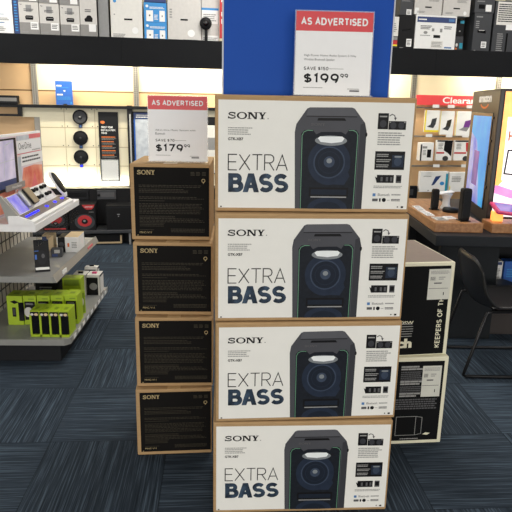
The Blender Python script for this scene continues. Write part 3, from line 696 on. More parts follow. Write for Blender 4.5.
for i, z in enumerate((1.456, 1.212, .985)):
    s = -2.073-.006*i
    t = thing('car_speaker', '%s of the three round black car speakers on the pegboard' % names[i], 'speaker', wl(s, .498, z), WY, g)
    m = MB(); m.lathe([(.001, 0), (.080, 0), (.086, -.008), (.086, -.020), (.074, -.028), (.070, -.020)], 'black_plastic', 32, axis='y'); m.build('ring', t)
    m = MB()
    if i == 0: m.lathe([(.072, -.021), (.045, -.010), (.028, -.010), (.026, -.022), (.012, -.028), (.001, -.028)], 'charcoal', 32, axis='y')
    else: m.lathe([(.072, -.021), (.05, -.033), (.02, -.039), (.001, -.040)], 'black_metal', 32, axis='y')
    m.build('cone' if i == 0 else 'grille', t)
    m = MB(); m.lathe([(.001, -.029), (.010, -.029), (.010, -.034), (.001, -.035)] if i == 0 else [(.001, -.0395), (.012, -.0395), (.010, -.043), (.001, -.044)], 'grey' if i == 0 else 'charcoal', 16, axis='y'); m.build('badge', t)
    m = MB(); m.box(-.020, -.012, -.125, .020, 0, -.080, 'navy', .002); m.rect(-.006, -.112, .006, -.098, 'sky_blue', 1)
    for v in m.v[-4:]: v.y -= .012
    if i == 2:
        m.box(-.009, -.016, -.115, .009, -.012, -.098, 'led_blue', .001)
    m.build('price_tag', t)
t = thing('info_placard', 'tall black placard with orange and white text beside the round car speakers', 'sign', wl(-1.748, .47, .685), WY)
m = MB(); m.box(-.115, 0, 0, .115, .028, .835, 'black_metal', .003); m.build('panel', t)
m = MB(); m.ell(-.066, .715, .026, .018, 'orange', 1)
for j, tx in enumerate(('TRUST YOUR', 'INSTALLATION', 'TO US')): m.strokes(tx, -.086, .645-.034*j, (.050, .078, -.02)[j], .669-.034*j, 'white', 1, .19, .26)
for j in range(5):
    z = .535-.054*j; m.micro(-.086, z, .075-.02*(j % 3), z+.012, 1, 'orange', 1, .9, .3, 0); m.micro(-.086, z-.030, .085, z-.005, 2, 'ink_soft', 1, .4, .12, .2)
m.build('lettering', t)
m = MB(); m.box(-.105, -.020, .015, .105, -.001, .275, 'acrylic', .002); m.build('leaflet_pocket', t)
m = MB(); m.box(-.095, -.012, .03, .095, -.004, .262, 'white'); m.build('leaflet', t)
t = thing('blue_card', 'small blue card clipped above the pegboard bar', 'sign', wl(-2.225, .42, 1.594), WY)
m = MB(); m.box(-.100, 0, 0, .090, .004, .268, 'blue'); m.build('card', t)
m = MB(); m.micro(-.085, .205, -.03, .225, 1, 'white', 1, .8, .4, 0); m.micro(-.085, .19, .06, .20, 1, 'sky_blue', 1); m.rect(-.01, .15, .01, .165, 'white', 1); m.micro(-.085, .105, -.02, .125, 1, 'white', 1, .8, .4, 0); m.micro(-.085, .055, .07, .095, 3, 'sky_blue', 1); m.rect(.06, .012, .08, .035, 'sky_blue', 1); m.build('lettering', t)
m = MB(); m.box(-.02, -.003, -.0, .02, .03, .012, 'black_metal'); m.build('clip', t)
# posters seen past the smaller price sign
t = thing('framed_poster', 'blue headed photo poster partly hidden behind the smaller price sign', 'poster', wl(-1.27, .47, .90), WY)
m = MB(); m.box(-.19, 0, 0, .20, .025, .63, 'black_metal', .003); m.build('frame', t)
m = MB(); m.rect(-.178, .012, .188, .618, 'photo_grey', 1); m.rect(-.178, .54, .188, .618, 'navy', 2); m.rect(-.178, .012, -.160, .54, 'blue', 2); m.micro(-.15, .555, .1, .60, 2, 'white', 3); m.build('print', t)
t = thing('framed_poster', 'black and cream poster between the smaller price sign and the tall stack', 'poster', wl(-.52, .47, .78), WY)
m = MB(); m.box(-.19, 0, 0, .19, .025, .70, 'black_metal', .003); m.build('frame', t)
m = MB(); m.rect(-.175, .012, .175, .60, 'offwhite', 1); m.rect(-.175, .30, .175, .45, 'grey', 2); m.rect(-.12, .05, .14, .22, 'cream_wall', 2); m.build('print', t)
# equipment in the rack and on the deck
for i, (s, w) in enumerate(((-2.135, .27), (-1.79, .22))):
    t = thing('car_stereo', '%s black car stereo set in the rack under the pegboard' % ('left' if i == 0 else 'right'), 'car stereo', wl(s, .27, .50), WY, 'car stereos under the pegboard')
    m = MB(); m.box(-w/2, 0, 0, w/2, .03, .11, 'charcoal' if i else 'black_metal', .003); m.build('faceplate', t)
    m = MB(); m.rect(-w*.35, .03, w*.42, .085, 'black_gloss' if not i else 'ink_mid', 1); m.build('display', t)
    m = MB(); m.lathe([(.001, 0), (.018, 0), (.016, -.015), (.001, -.016)], 'black_plastic', 16, (-w*.42+.003, 0, .055), 'y'); 
    if not i: m.box(-w*.5+.006, -.018, .045, -w*.5+.026, -.015, .065, 'sky_blue')
    m.build('knob', t)
def spk_box(label, s, w, h, n):
    return pack('speaker_box', label, s, .1765, w, h, .25, 'black_plastic', [
        ('e', 'charcoal', .58 if h > .25 else .5, .32 if h > .25 else .5, .38, .30, 1), ('e', 'red', .58 if h > .25 else .5, .36 if h > .25 else .55, .27, .22, 2), ('e', 'black_plastic', .58 if h > .25 else .5, .34, .12, .10, 3), ('e', 'grey', .57 if h > .25 else .5, .36, .05, .04, 4)]
        + ([('p', 'red', [(.50, .98), (.98, .98), (.94, .88), (.86, .80), (.66, .80), (.56, .88)], 1), ('m', 'white', .6, .88, .9, .92, 1), ('m', 'grey', .75, .68, .96, .72, 1)] if h > .25 else [('r', 'red', .05, .05, .9, .12, 2), ('m', 'ink_soft', .6, .8, .95, .9, 1)]), n=n, group='boxed car speakers on the low deck')
spk_box('taller black box with a red speaker cone picture and red crest on the low deck', -2.055, .30, .305, .03)
spk_box('lower black box with a red printed emblem on the low deck, seen past the gondola', -2.36, .28, .235, .03)
pack('subwoofer', 'plain black subwoofer cabinet on the low deck left of the stacked cartons', -1.60, .1765, .37, .285, .27, 'black_plastic', [('r', 'black_metal', .03, .90, .97, .97), ('p', 'grey', [(.34, .62), (.42, .62), (.42, .66), (.34, .66)]), ('p', 'grey', [(.36, .54), (.40, .54), (.38, .60)])], n=.03, cat='speaker')
t = thing('flat_carton', 'tan edged flat box in the dark gap under the low black deck', 'box', wl(-1.78, .03, .0), WY)
m = MB(); m.box(-.20, 0, 0, .17, .12, .12, 'black_plastic', .002); m.build('body', t)
m = MB(); m.box(-.20, -.003, .012, .16, 0, .032, 'kraft_light'); m.box(.145, -.003, .012, .165, 0, .11, 'kraft_light'); m.build('edging', t)
t = thing('amplifier', 'dark glossy unit on top of the black bar at the far left', 'amplifier', wl(-2.93, .42, 1.593), WY)
m = MB(); m.box(-.20, 0, 0, .18, .10, .095, 'black_metal', .006); m.build('body', t)
m = MB(); m.box(-.20, -.003, .03, .17, 0, .07, 'greybox_dark', .001); m.build('faceplate', t)

# ---------------- clearance wall at the right
t = thing('clearance_sign', 'long red Clearance strip on the back wall above hanging packs', 'sign', wl(2.62, .45, 1.675), WY)
m = MB(); m.box(-.475, 0, 0, .60, .012, .125, 'clear_red', .002); m.build('strip', t)
m = MB(); m.text('Clearance', -.11, .025, .50, .105, 'white', 1, .02); m.build('lettering', t)
def hook_rail(label, z, s0, s1, hooks):
    t = thing('hook_rail', label, 'rail', wl((s0+s1)/2, .50, z), WY)
    h = (s1-s0)/2; m = MB(); m.box(-h, 0, 0, h, .02, .022, 'upright', .002); m.build('rail', t)
    for k in hooks:
        q = k-(s0+s1)/2
        m = MB(); m.tube([(q, .005, .01), (q, -.02, .014), (q, -.16, .014), (q, -.175, .026)], .004, 'chrome', 6); m.build('hook', t)
        m = MB(); m.box(q-.045, -.182, .012, q+.045, -.179, .050, 'white'); m.build('price_tag', t)
hook_rail('topmost steel hook rail under the red Clearance strip', 1.632, 2.12, 3.2, (2.36, 2.57, 2.83))
hook_rail('middle steel hook rail on the hook wall', 1.262, 2.12, 3.2, (2.30, 2.58, 2.81))
hook_rail('lowest steel hook rail on the hook wall', .872, 2.12, 3.2, (2.44, 2.84))
g = 'packs hanging on the hook wall'
def lap(c, edge=None):
    P = []
    if edge: P.append(('r', edge, 0, 0, 1, .09, 1)); P.append(('r', edge, 0, 0, .10, 1, 1))
    else: P.append(('r', 'yellow', 0, .0, .03, 1, 1))
    P += [('p', c, [(.42, .34), (.50, .60), (.82, .66), (.76, .36)]), ('p', 'charcoal' if c != 'purple' else 'grey', [(.18, .24), (.42, .34), (.76, .36), (.62, .18)])]
    return P
pack('laptop_skin_pack', 'yellow edged white pack with a small black laptop picture', 2.362, 1.335, .205, .275, .02, 'white', lap('charcoal', 'yellow'), n=.40, group=g)
pack('laptop_skin_pack', 'white pack with an olive laptop picture between yellow edged and purple packs', 2.575, 1.300, .195, .305, .02, 'white', lap('tan_dim'), n=.40, group=g)
pack('laptop_skin_pack', 'white pack with a purple laptop picture on the top hook rail', 2.83, 1.290, .26, .315, .02, 'white', lap('purple'), n=.40, group=g)
pack('camera_pack', 'white angular pack with a black gadget in its window', 2.31, .965, .185, .235, .10, 'white', [('r', 'charcoal', 0, .0, .12, .9), ('r', 'ink', .52, .18, .82, .62), ('r', 'ink_soft', .15, .68, .5, .8), ('m', 'ink_soft', .2, .3, .45, .6, 4)], n=.36, group=g)
pack('phone_case_pack', 'white and red pack with a black case picture left of the red one', 2.575, .965, .225, .265, .05, 'white', [('r', 'red', 0, .34, .5, .42), ('p', 'ink', [(.48, .95), (.98, .95), (.95, .2), (.72, .38), (.45, .5)], 3), ('e', 'charcoal', .6, .10, .18, .13, 3), ('m', 'ink_soft', .1, .55, .4, .85, 4), ('r', 'ink', 0, .93, 1, 1, 2)], n=.40, group=g)
pack('phone_case_pack', 'white and red pack with a bright red case picture', 2.84, .965, .245, .265, .05, 'white', [('r', 'red', 0, .34, .7, .42), ('p', 'red', [(.62, .90), (.98, .90), (.95, .3), (.68, .48)], 3), ('e', 'charcoal', .7, .10, .18, .13, 3), ('m', 'ink_soft', .1, .55, .4, .85, 4), ('r', 'ink', 0, .93, 1, 1, 2)], n=.40, group=g)
pack('phone_mount_pack', 'wide white pack with a blue black phone picture on the lowest hooks', 2.465, .545, .40, .275, .06, 'white', [('p', 'navy', [(.42, .32), (.52, .36), (.75, .80), (.55, .76)]), ('r', 'teal', .92, 0, 1, .9), ('e', 'sky_blue', .80, .42, .08, .09), ('m', 'ink_soft', .12, .74, .4, .8, 1), ('r', 'ink_soft', .3, .06, .36, .1)], n=.40, group=g)
pack('phone_mount_pack', 'white pack at the right of the lowest hook rail', 2.84, .545, .30, .265, .06, 'white', [('m', 'ink_soft', .1, .5, .6, .8, 4), ('r', 'yellow', .02, .1, .06, .3)], n=.40, group=g)
pack('gadget_pack', 'small black and white pack at the bottom left of the hook wall', 2.185, .425, .12, .20, .06, 'black_plastic', [('r', 'white', .35, .0, .98, .18), ('r', 'charcoal', .1, .4, .5, .8)], n=.40, group=g)

# ------------------------------------------------------------------ left gondola
GX, GY0, GY1 = -1.175, 3.49, 4.62
GA = R(2.0); GP = Vector((-1.2, 3.5, 0)); GR = Matrix.Rotation(GA, 3, 'Z'); GL = GP - GR @ GP
def gl(x, y, z): return GL + GR @ Vector((x, y, z))
t = thing('gondola_shelf', 'grey three tier gondola with wire grid back, holding green boxes and a dash camera unit', 'shelving', GL, GA)
m = MB(); m.box(-1.82, GY0+.05, 0, GX-.07, GY1-.04, .13, 'black_metal', .004); m.build('plinth', t)
m = MB(); m.prism([(-1.82, GY0), (GX-.03, GY0), (GX, GY0+.03), (GX, GY1), (-1.82, GY1)], 'z', .135, .166, 'shelf_metal'); m.build('bottom_deck', t)
m = MB(); m.box(-1.82, GY0-.006, .130, GX-.03, GY0, .170, 'rail_grey', .002); m.box(GX, GY0+.03, .130, GX+.006, GY1, .170, 'rail_grey', .002)
m.prism([(GX-.03, GY0-.006), (GX+.006, GY0+.03), (GX, GY0+.03), (GX-.03, GY0)], 'z', .130, .170, 'rail_grey'); 
for i in range(9): m.box(GX+.006, GY0+.09+i*.115, .136, GX+.0075, GY0+.15+i*.115, .164, 'white')
m.build('price_rail', t)
MX, MY0, MY1 = -1.262, 3.53, 4.68
m = MB(); m.box(-1.80, MY0, .545, MX, MY1, .567, 'shelf_metal', .002); m.build('middle_shelf', t)
m = MB(); m.box(-1.80, MY0-.006, .532, MX+.003, MY0, .572, 'rail_grey', .002); m.prism([(MX, .532), (MX+.022, .532), (MX, .580)], 'y', MY0, MY1, 'rail_grey')
m.box(MX+.0125, MY0+.16, .540, MX+.020, MY0+.24, .566, 'white'); m.box(MX+.0125, 4.36, .545, MX+.019, 4.50, .560, 'poster_pink'); m.build('price_rail', t)
TX, TY0, TY1 = -1.320, 3.46, 4.46
m = MB(); m.box(-1.80, TY0, .868, TX, TY1, .915, 'shelf_white', .004); m.build('top_shelf', t)
m = MB(); m.box(TX-.010, TY0+.02, .776, TX-.006, TY1-.01, .868, 'acrylic_skirt'); m.build('clear_skirt', t)
m = MB(); m.box(-1.84, GY0+.02, .13, -1.80, GY1+.1, .86, 'grid_back'); 
for i in range(16): y = GY0+.04+i*.075; m.box(-1.803, y, .17, -1.797, y+.008, .86, 'grid_wire')
for i in range(6): z = .20+i*.11; m.box(-1.803, GY0+.02, z, -1.795, GY1+.1, z+.008, 'grid_wire')
m.build('grid_back', t)
for y in (GY1+.10,):
    m = MB(); m.box(-1.83, y, 0, -1.79, y+.04, .86, 'upright', .003); m.build('upright', t)
# poster on top
PX = -1.60
t = thing('display_poster', 'warm coloured backboard with a screen and white text panels on the gondola', 'poster', (PX, 3.95, .9155), R(90))
m = MB(); m.box(-.62, 0, 0, .47, .02, .505, 'shelf_white', .003); m.build('backboard', t)
m = MB()
m.rect(-.61, .005, .462, .490, 'poster_warm', 1); m.poly([(.02, .03), (.46, .03), (.46, .26), (.30, .275), (.10, .27), (.05, .16)], 'poster_coral', 2)
m.poly([(-.60, .02), (-.1, .02), (.02, .10), (-.05, .17), (-.60, .14)], 'lit_peach' if 'lit_peach' in MATS else 'orange', 2) if False else m.poly([(-.60, .02), (-.02, .02), (.02, .10), (-.05, .16), (-.60, .14)], 'poster_coral', 2)
m.poly([(.20, .10), (.30, .22), (.36, .10)], 'poster_pink', 3); m.poly([(.26, .03), (.34, .12), (.40, .06)], 'offwhite', 3); m.rect(.24, .46, .462, .490, 'poster_pink', 2); m.rect(.02, .445, .24, .485, 'photo_grey', 2); m.rect(.012, .18, .07, .35, 'photo_grey', 2)
m.build('print', t)
m = MB(); m.rect(.015, .370, .462, .455, 'paper', 3); m.text('OverDrive', .045, .395, .27, .440, 'ink_mid', 4, .0); m.micro(.28, .374, .44, .386, 1, 'ink_soft', 4); m.rect(.07, .285, .475, .362, 'paper', 3); m.micro(.09, .300, .44, .350, 2, 'ink_mid', 4, .45, .12, .2); m.rect(.015, .364, .44, .369, 'poster_pink', 3)
m.build('text_panel', t)
m = MB(); m.box(-.60, -.014, .155, -.020, -.001, .480, 'black_plastic', .003); m.build('screen_frame', t)
m = MB(); m.Y0 = -.014; m.rect(-.59, .175, -.065, .470, 'car_screen', 1); m.rect(-.59, .175, -.065, .225, 'navy', 2); m.line([(-.25, .24), (-.2, .44), (-.08, .46)], .006, 'photo_grey', 2); m.line([(-.55, .33), (-.07, .345)], .004, 'photo_grey', 2); m.build('screen', t)
t = thing('brand_plate', 'small grey plate with white lettering leaning on the gondola poster', 'sign', (PX+.020, 3.86, .9155), R(90))
m = MB(); m.box(-.155, 0, .150, .155, .006, .190, 'greybox_dark', .002); m.Y0 = 0; m.text('Nextbase', -.06, .162, .09, .178, 'white', 1); m.build('plate', t)
m = MB(); m.box(-.01, .001, 0, .01, .005, .151, 'acrylic'); m.build('stem', t)
# dash camera display
t = thing('dashcam_display', 'white sloped demo unit with a row of blue lights on the gondola', 'display', gl(-1.323, 3.445, .9155), GA)
DL = .87
m = MB(); m.prism([(-.150, 0), (0, 0), (0, .018), (-.018, .026), (-.094, .050), (-.150, .050)], 'y', 0, DL, 'shelf_white'); m.build('base', t)
q = lambda x: .0262+(-.018-x)/.076*.024
m = MB(); m.prism([(-.022, q(-.022)), (-.090, q(-.090)), (-.090, q(-.090)+.0025), (-.022, q(-.022)+.0025)], 'y', .02, DL-.02, 'taupe'); m.build('control_strip', t)
for y in [.05+.034*k for k in range(7)]+[.43, .61, .78]:
    x = -.056; z = q(x)+.0025
    m = MB(); r = .009 if y < .3 else .013; m.lathe([(r, 0), (r, .003), (r*.6, .005), (.001, .005)], 'led_blue', 12, (x, y, z)); m.build('blue_light', t)
m = MB(); m.prism([(-.110, .050), (-.100, .050), (-.175, .150), (-.185, .150)], 'y', .06, DL-.06, 'shelf_white'); m.build('backboard', t)
m = MB(); m.prism([(-.150, 0), (-.095, .050), (-.190, .165), (-.205, .165), (-.165, .03)], 'y', .015, .045, 'rail_grey'); m.build('end_plate', t)
m = MB(); m.prism([(-.099, .052), (-.098, .052), (-.172, .150), (-.173, .150)], 'y', .065, .23, 'led_violet'); m.build('lit_panel', t)
rot = Matrix.Rotation(R(-37), 4, 'Y')
def dash(label, y, kind, lift=.003):
    nx, nz = math.cos(R(37)), math.sin(R(37))
    p0 = gl(-1.323, 3.445, .9155) + GR @ Vector((-.136+lift*nx, y, .1015+lift*nz))
    if kind == 'phone':
        t = thing('dash_camera', label, 'camera', p0, GA, 'gadgets on the demo unit')
        m = MB(); m.box(.003, -.060, -.052, .026, .045, .068, 'silver', .008, xf=rot); m.build('body', t)
        m = MB(); m.box(.027, -.030, -.050, .036, .070, .066, 'black_plastic', .004, xf=rot); m.build('mount', t)
        m = MB(); m.box(.0365, -.018, -.047, .040, .076, .064, 'tan_cloth', .003, xf=rot); m.build('screen', t)
    else:
        t = thing('dash_camera_pair', label, 'camera', p0, GA, 'gadgets on the demo unit')
        m = MB(); m.box(.0005, -.068, -.055, .005, .068, .060, 'white', .002, xf=rot); m.build('card', t)
        for dz in (-.024, .032):
            m = MB(); m.tube([rot @ Vector((.017, -.040, dz)), rot @ Vector((.017, -.01, dz+.003)), rot @ Vector((.017, .035, dz+.006))], .008, 'black_plastic', 8)
            for dy in (-.032, .028): m.lathe([(.001, -.010), (.013, -.010), (.016, 0), (.013, .010), (.001, .010)], 'black_plastic', 14, tuple(rot @ Vector((.017, dy, dz+.004))))
            m.build('camera', t)
dash('silver and tan dash camera at the purple lit left end of the demo unit', .285, 'phone')
dash('white card with two black cameras next to the tan dash camera', .475, 'pair')
dash('white card with two black cameras next to the round mirror', .645, 'pair')
t = thing('mirror_camera', 'tall rounded black mirror with a white rim at the right end of the demo unit', 'mirror', gl(-1.323-.125, 3.445+.845, .9155+.095), GA, 'gadgets on the demo unit')
rot2 = Matrix.Translation((.028, 0, .045)) @ Matrix.Rotation(R(58), 4, 'Y')
m = MB(); m.lathe([(.001, -.012), (.092, -.012), (.098, -.004), (.098, .004), (.001, .004)], 'white', 28)
for v in m.v: v.y *= .66; v.xyz = rot2 @ v
m.build('rim', t)
m = MB(); m.lathe([(.001, .0045), (.086, .0045), (.082, .012), (.001, .014)], 'black_plastic', 28)
for v in m.v: v.y *= .66; v.xyz = rot2 @ v
m.build('glass', t)
m = MB(); m.box(.055, -.02, -.050, .085, .02, -.020, 'white', .004); m.build('foot', t)

# things on the middle shelf
t = thing('blister_pack', 'black blister pack with blue patches near the front of the middle shelf', 'package', (-1.385, 3.70, .5675), R(20))
m = MB(); m.prism([(0, 0), (.055, 0), (.012, .195), (0, .200)], 'y', -.046, .046, 'black_plastic')
for v in m.v: v.xyz = Vector((v.y, -v.x, v.z))
m.build('pack', t)
m = MB(); m.rect(-.044, .13, -.018, .19, 'blue', 0); m.rect(.01, .16, .042, .2, 'navy', 0); m.ell(.0, .09, .030, .045, 'black_metal', 0); m.ell(.008, .10, .010, .014, 'ink_mid', 1); m.rect(-.042, .015, .042, .030, 'silver', 0); m.rect(-.042, .08, -.03, .11, 'blue', 1)
for v in m.v: v.y -= .058*(1-v.z/.215)+.003
m.build('insert', t)
t = pack('gadget_box', 'small white box with an orange square and beige top on the middle shelf', 0, 0, .095, .115, .20, 'white', [('r', 'orange', .18, .38, .32, .62), ('m', 'ink_soft', .5, .3, .9, .7, 4)], loc=(-1.335, 4.16, .5675), rz=R(4))
m = MB(); m.box(-.047, .004, .1145, .047, .196, .1165, 'kraft_light'); m.build('lid', t)
m = MB(); m.box(-.1000, .003, .002, -.0475, .16, .113, 'black_plastic', .003); m.ell(-.073, .06, .018, .02, 'charcoal', 1); m.build('dark_side', t)
t = pack('gadget_box', 'little dark gadget box in front of the white orange marked box', 0, 0, .075, .06, .06, 'charcoal', [('r', 'silver', .3, .5, .8, .9), ('r', 'navy', .1, .1, .6, .4)], loc=(-1.40, 4.02, .5675), rz=R(10))
pack('gadget_box', 'beige box at the back of the middle shelf behind the blister pack', 0, 0, .08, .12, .09, 'kraft_light', [('r', 'navy', 0, 0, .4, .9)], loc=(-1.52, 4.20, .5675), rz=R(5))

# bottom deck: green cartons
g1 = 'narrow green window boxes in the front row'
def green_window(label, x, y):
    t = thing('window_box', label, 'box', (x, y, .1665), R(1), g1)
    w, h, d = .0600, .172, .155
    m = MB(); m.box(-w/2, .012, 0, w/2, d, h, 'green', .002); m.box(-w/2, 0, 0, -w/2+.012, .012, h*.86, 'green'); m.box(-w/2, 0, 0, w/2, .012, .016, 'green'); m.build('carton', t)
    m = MB(); m.box(-w/2+.012, .004, .018, w/2, .012, .142, 'black_gloss', .003); m.build('window', t)
    m = MB(); m.box(-w/2+.004, .002, .140, w/2-.004, .012, .166, 'black_plastic', .003); m.ell(-.012, .152, .010, .008, 'greybox', 1); m.ell(.014, .152, .012, .009, 'kraft_light', 1); m.build('picture_band', t)
    m = MB(); m.box(-.01, d*.3, h, .012, d*.6, h+.0008, 'green_dark'); m.build('top_print', t)
    return t
pos4 = ['first from the left', 'second from the left', 'third from the left', 'last, at the right end']
wb = []
for i in range(4):
    x = -1.4015+i*.062
    wb.append(green_window('narrow green window box in the front row, ' + pos4[i], x, 3.535) if i == 0 else dup(wb[0], (x, 3.535, .1665), R(1), 'narrow green window box in the front row, ' + pos4[i]))
g2 = 'wider green boxes in the second row'
ord5 = ['leftmost', 'second', 'third', 'fourth', 'rightmost']
def green_box(label, x, y, w, kind):
    t = thing('phone_kit_box', label, 'box', (x, y, .1665), R(1.5), g2)
    h, d = .205, .13
    m = MB(); m.box(-w/2, 0, 0, w/2, d, h, 'green', .003); m.build('carton', t)
    m = MB()
    if kind == 0:
        m.poly([(-.03, .165), (.0, .175), (.03, .16), (.0, .150)], 'ink', 1); m.rect(-.018, .06, .006, .125, 'ink', 1); m.rect(.024, .03, .06, .16, 'black_gloss', 1); m.rect(-.014, .07, .002, .118, 'charcoal', 2)
    else:
        m.rect(-w*.40, .035, w*.40, .165, 'black_plastic', 1); m.ell(-.01, .09, .03, .035, 'greybox', 2); m.ell(.015, .08, .018, .024, 'ink', 3); m.rect(-w*.1, .178, w*.35, .186, 'green_dark', 1); m.micro(-w*.3, .14, w*.3, .155, 2, 'ink_soft', 2)
    m.build('front_print', t)
    m = MB(); m.box(-w*.2, d*.3, h, w*.2, d*.6, h+.0008, 'green_dark'); m.build('top_print', t)
xs = [-1.604, -1.507, -1.418, -1.329, -1.240]
for i, x in enumerate(xs): green_box('wider green box in the second row, %s from the gondola end' % ord5[i] if i not in (0, 4) else 'wider green box, %s of the second row' % ord5[i], x, 3.735+.01*i, .104 if i == 0 else .086, 0 if i == 0 else 1)
pack('clip_pack', 'green edged pack with a round picture right of the second row of green boxes', 0, 0, .10, .165, .03, 'green', [('r', 'green_dark', .08, .06, .92, .94), ('e', 'greybox', .5, .55, .34, .24, 2), ('e', 'navy', .5, .55, .2, .14, 3)], loc=(-1.235, 3.955, .1665), rz=R(58))
pack('phone_kit_box', 'lone green box standing behind the second row of green boxes', 0, 0, .135, .20, .10, 'green', [('r', 'green_dark', .1, .72, .9, .95)], loc=(-1.36, 4.18, .1665), rz=R(2))
pack('gadget_box', 'dark box on the bottom deck in the shadow of the middle shelf', 0, 0, .16, .17, .14, 'black_plastic', [('m', 'grey', .2, .6, .8, .8, 2)], loc=(-1.55, 4.18, .1665), rz=R(2))
g3 = 'black and white camera boxes at the far end'
for i, (x, y, dz, lb) in enumerate(((-1.370, 4.40, 0, 'black and white camera box at the far end, left one'), (-1.262, 4.40, 0, 'black and white camera box at the far end, right one'), (-1.315, 4.545, 0, 'cream topped camera box farthest back on the bottom deck'))):
    t = pack('camera_box', lb, 0, 0, .102, .16 if i < 2 else .185, .13 if i < 2 else .06, 'black_plastic', [('r', 'offwhite', .0, .90, 1, 1), ('e', 'grey', .5, .45, .3, .18), ('r', 'offwhite', .85, 0, 1, .9)], loc=(x, y, .1665), rz=R(2), group=g3)
    h = .16 if i < 2 else .185; d = .13 if i < 2 else .06
    m = MB(); m.box(-.050, .002, h, .050, d-.002, h+.002, 'offwhite'); m.build('lid', t)
    m = MB(); m.box(-.018, d*.35, h+.002, .018, d*.55, h+.014, 'black_plastic' if i != 1 else 'magenta', .002); m.build('hang_tab', t)
    m = MB(); m.box(.0505, .01, .01, .0525, d-.01, h*.9, 'offwhite'); m.build('side_print', t)

# ------------------------------------------------------------------ right counter
t = thing('demo_counter', 'dark demo counter with a lower shelf, a black chair tucked in front of it', 'counter', (0, 0, 0))
m = MB(); m.box(1.245, 4.00, .705, 3.2, 5.75, .780, 'counter', .005); m.build('countertop', t)
m = MB(); m.box(1.305, 4.06, 0, 1.72, 4.12, .705, 'panel_dark', .003); m.build('leg_panel', t)
m = MB(); m.box(1.305, 4.95, 0, 1.36, 5.7, .705, 'black_metal', .003); m.build('leg_panel', t)
m = MB(); m.box(1.36, 5.1, 0, 3.2, 5.14, .705, 'black_metal', .003); m.build('modesty_panel', t)
m = MB(); m.box(1.72, 4.115, .165, 3.2, 5.09, .200, 'modesty', .003); m.build('lower_shelf', t)
m = MB(); m.box(1.72, 4.16, .0, 3.2, 4.19, .165, 'modesty', .002); m.build('kick_panel', t)
for nm, x0, x1, y1 in (('long wooden top on the dark counter, carrying two black tower speakers', 1.258, 1.605, 5.25), ('wooden top in front of the glowing display tower, carrying the pink tablet', 1.665, 2.50, 4.315)):
    m = MB(); m.box(0, 0, 0, x1-x0, y1-4.11, .0695, 'wood', .006); o = m.build('wooden_top'); o.location = (x0, 4.11, .7805)
    tag(o, nm, 'counter top', 'wooden tops on the dark counter')
# tags along the left edge
for i, (x, y, w, l) in enumerate(((1.300, 4.70, .06, .22), (1.300, 4.46, .06, .19), (1.335, 4.25, .09, .12), (1.42, 4.30, .07, .10))):
    t = thing('price_strip', ('silvery price strip at the far end of the counter edge', 'silvery price strip in the middle of the counter edge', 'dark lettered price card at the near corner of the counter', 'small pale price card before the small speaker')[i], 'price tag', (x, y, .8505), R(-2+3*i), 'price strips on the wooden counter top')
    m = MB(); m.box(-w/2, -l/2, 0, w/2, l/2, .006, 'acrylic' if False else ('shelf_white' if i != 2 else 'greybox'), .001); m.build('strip', t)
    m = MB()
    for j in range(3): m.box(-w*.35, -l*.4+j*l*.28, .006, w*.3, -l*.4+j*l*.28+l*.12, .0066, 'ink_mid' if i == 2 else 'ink_soft')
    m.build('print', t)
def tower(label, x, y, w, h):
    t = thing('tower_speaker', label, 'speaker', (x, y, .8505), R(8), 'black speakers on the wooden counter top')
    m = MB(); m.box(-w/2, 0, .006, w/2, w, h, 'black_plastic', .012); m.build('body', t)
    m = MB(); m.box(-w/2-.006, -.006, 0, w/2+.006, w+.006, .008, 'black_gloss', .003); m.build('base', t)
    m = MB(); m.box(-w*.42, -.004, .03, w*.42, .002, h*.94, 'black_metal', .002); m.build('grille', t)
tower('larger black tower speaker at the front of the wooden counter top', 1.492, 4.165, .066, .235)
tower('smaller black tower speaker farther back on the wooden counter top', 1.415, 4.64, .052, .165)
t = thing('camera_stand', 'white flared stand between the two black tower speakers', 'stand', (1.525, 4.74, .8505))
m = MB(); m.lathe([(.040, 0), (.040, .012), (.030, .03), (.028, .075), (.044, .112), (.048, .118), (.001, .118)], 'white', 24); m.build('stem', t)
m = MB(); m.box(-.070, -.045, .122, .070, .045, .134, 'white', .005, xf=Matrix.Rotation(R(-9), 4, 'Y')); m.build('platform', t)
t = thing('smart_plug', 'low black puck lying before the white flared stand', 'gadget', (1.512, 4.57, .8505))
m = MB(); m.lathe([(.055, 0), (.062, .006), (.062, .022), (.054, .032), (.001, .034)], 'black_plastic', 24); m.build('body', t)
m = MB(); m.lathe([(.030, .0335), (.030, .036), (.001, .0365)], 'charcoal', 20); m.build('cap', t)

# lit display tower
t = thing('display_tower', 'tall dark display tower with glowing poster faces on the counter', 'display', (1.748, 4.45, .7805), R(-8))
TH = 1.0
m = MB(); m.box(0, 0, 0, .80, .95, TH, 'tower_side', .006); m.build('cabinet', t)
def side(mb, k=1):
    # printed in the x,z plane then turned on to the cabinet side that faces the aisle
    for v in mb.v: v.xyz = Vector((v.y, -v.x, v.z))
m = MB(); m.text('amazon', -.68, .905, -.24, .955, 'white', 2, .06); m.ring(-.46, .905, .15, .125, 'orange', 2, 14, .050, .034, R(200), R(340)); side(m); m.build('logo', t)
m = MB(); m.Y0 = -.006; m.rect(-.80, .10, -.15, .800, 'screen_cyan', 1); m.poly([(-.80, .10), (-.30, .10), (-.42, .40), (-.56, .60), (-.80, .66)], 'screen_violet', 2); m.rect(-.62, .24, -.42, .52, 'tablet_screen', 3); side(m)
m.build('side_screen', t)
m = MB(); m.box(-.006, .125, .09, 0, .91, .825, 'black_gloss', .002); m.build('screen_frame', t)
for z in (.27, .45, .62, .79):
    m = MB(); m.box(-.010, .085, z-.01, .0, .115, z+.01, 'black_gloss', .002); m.build('clip', t)
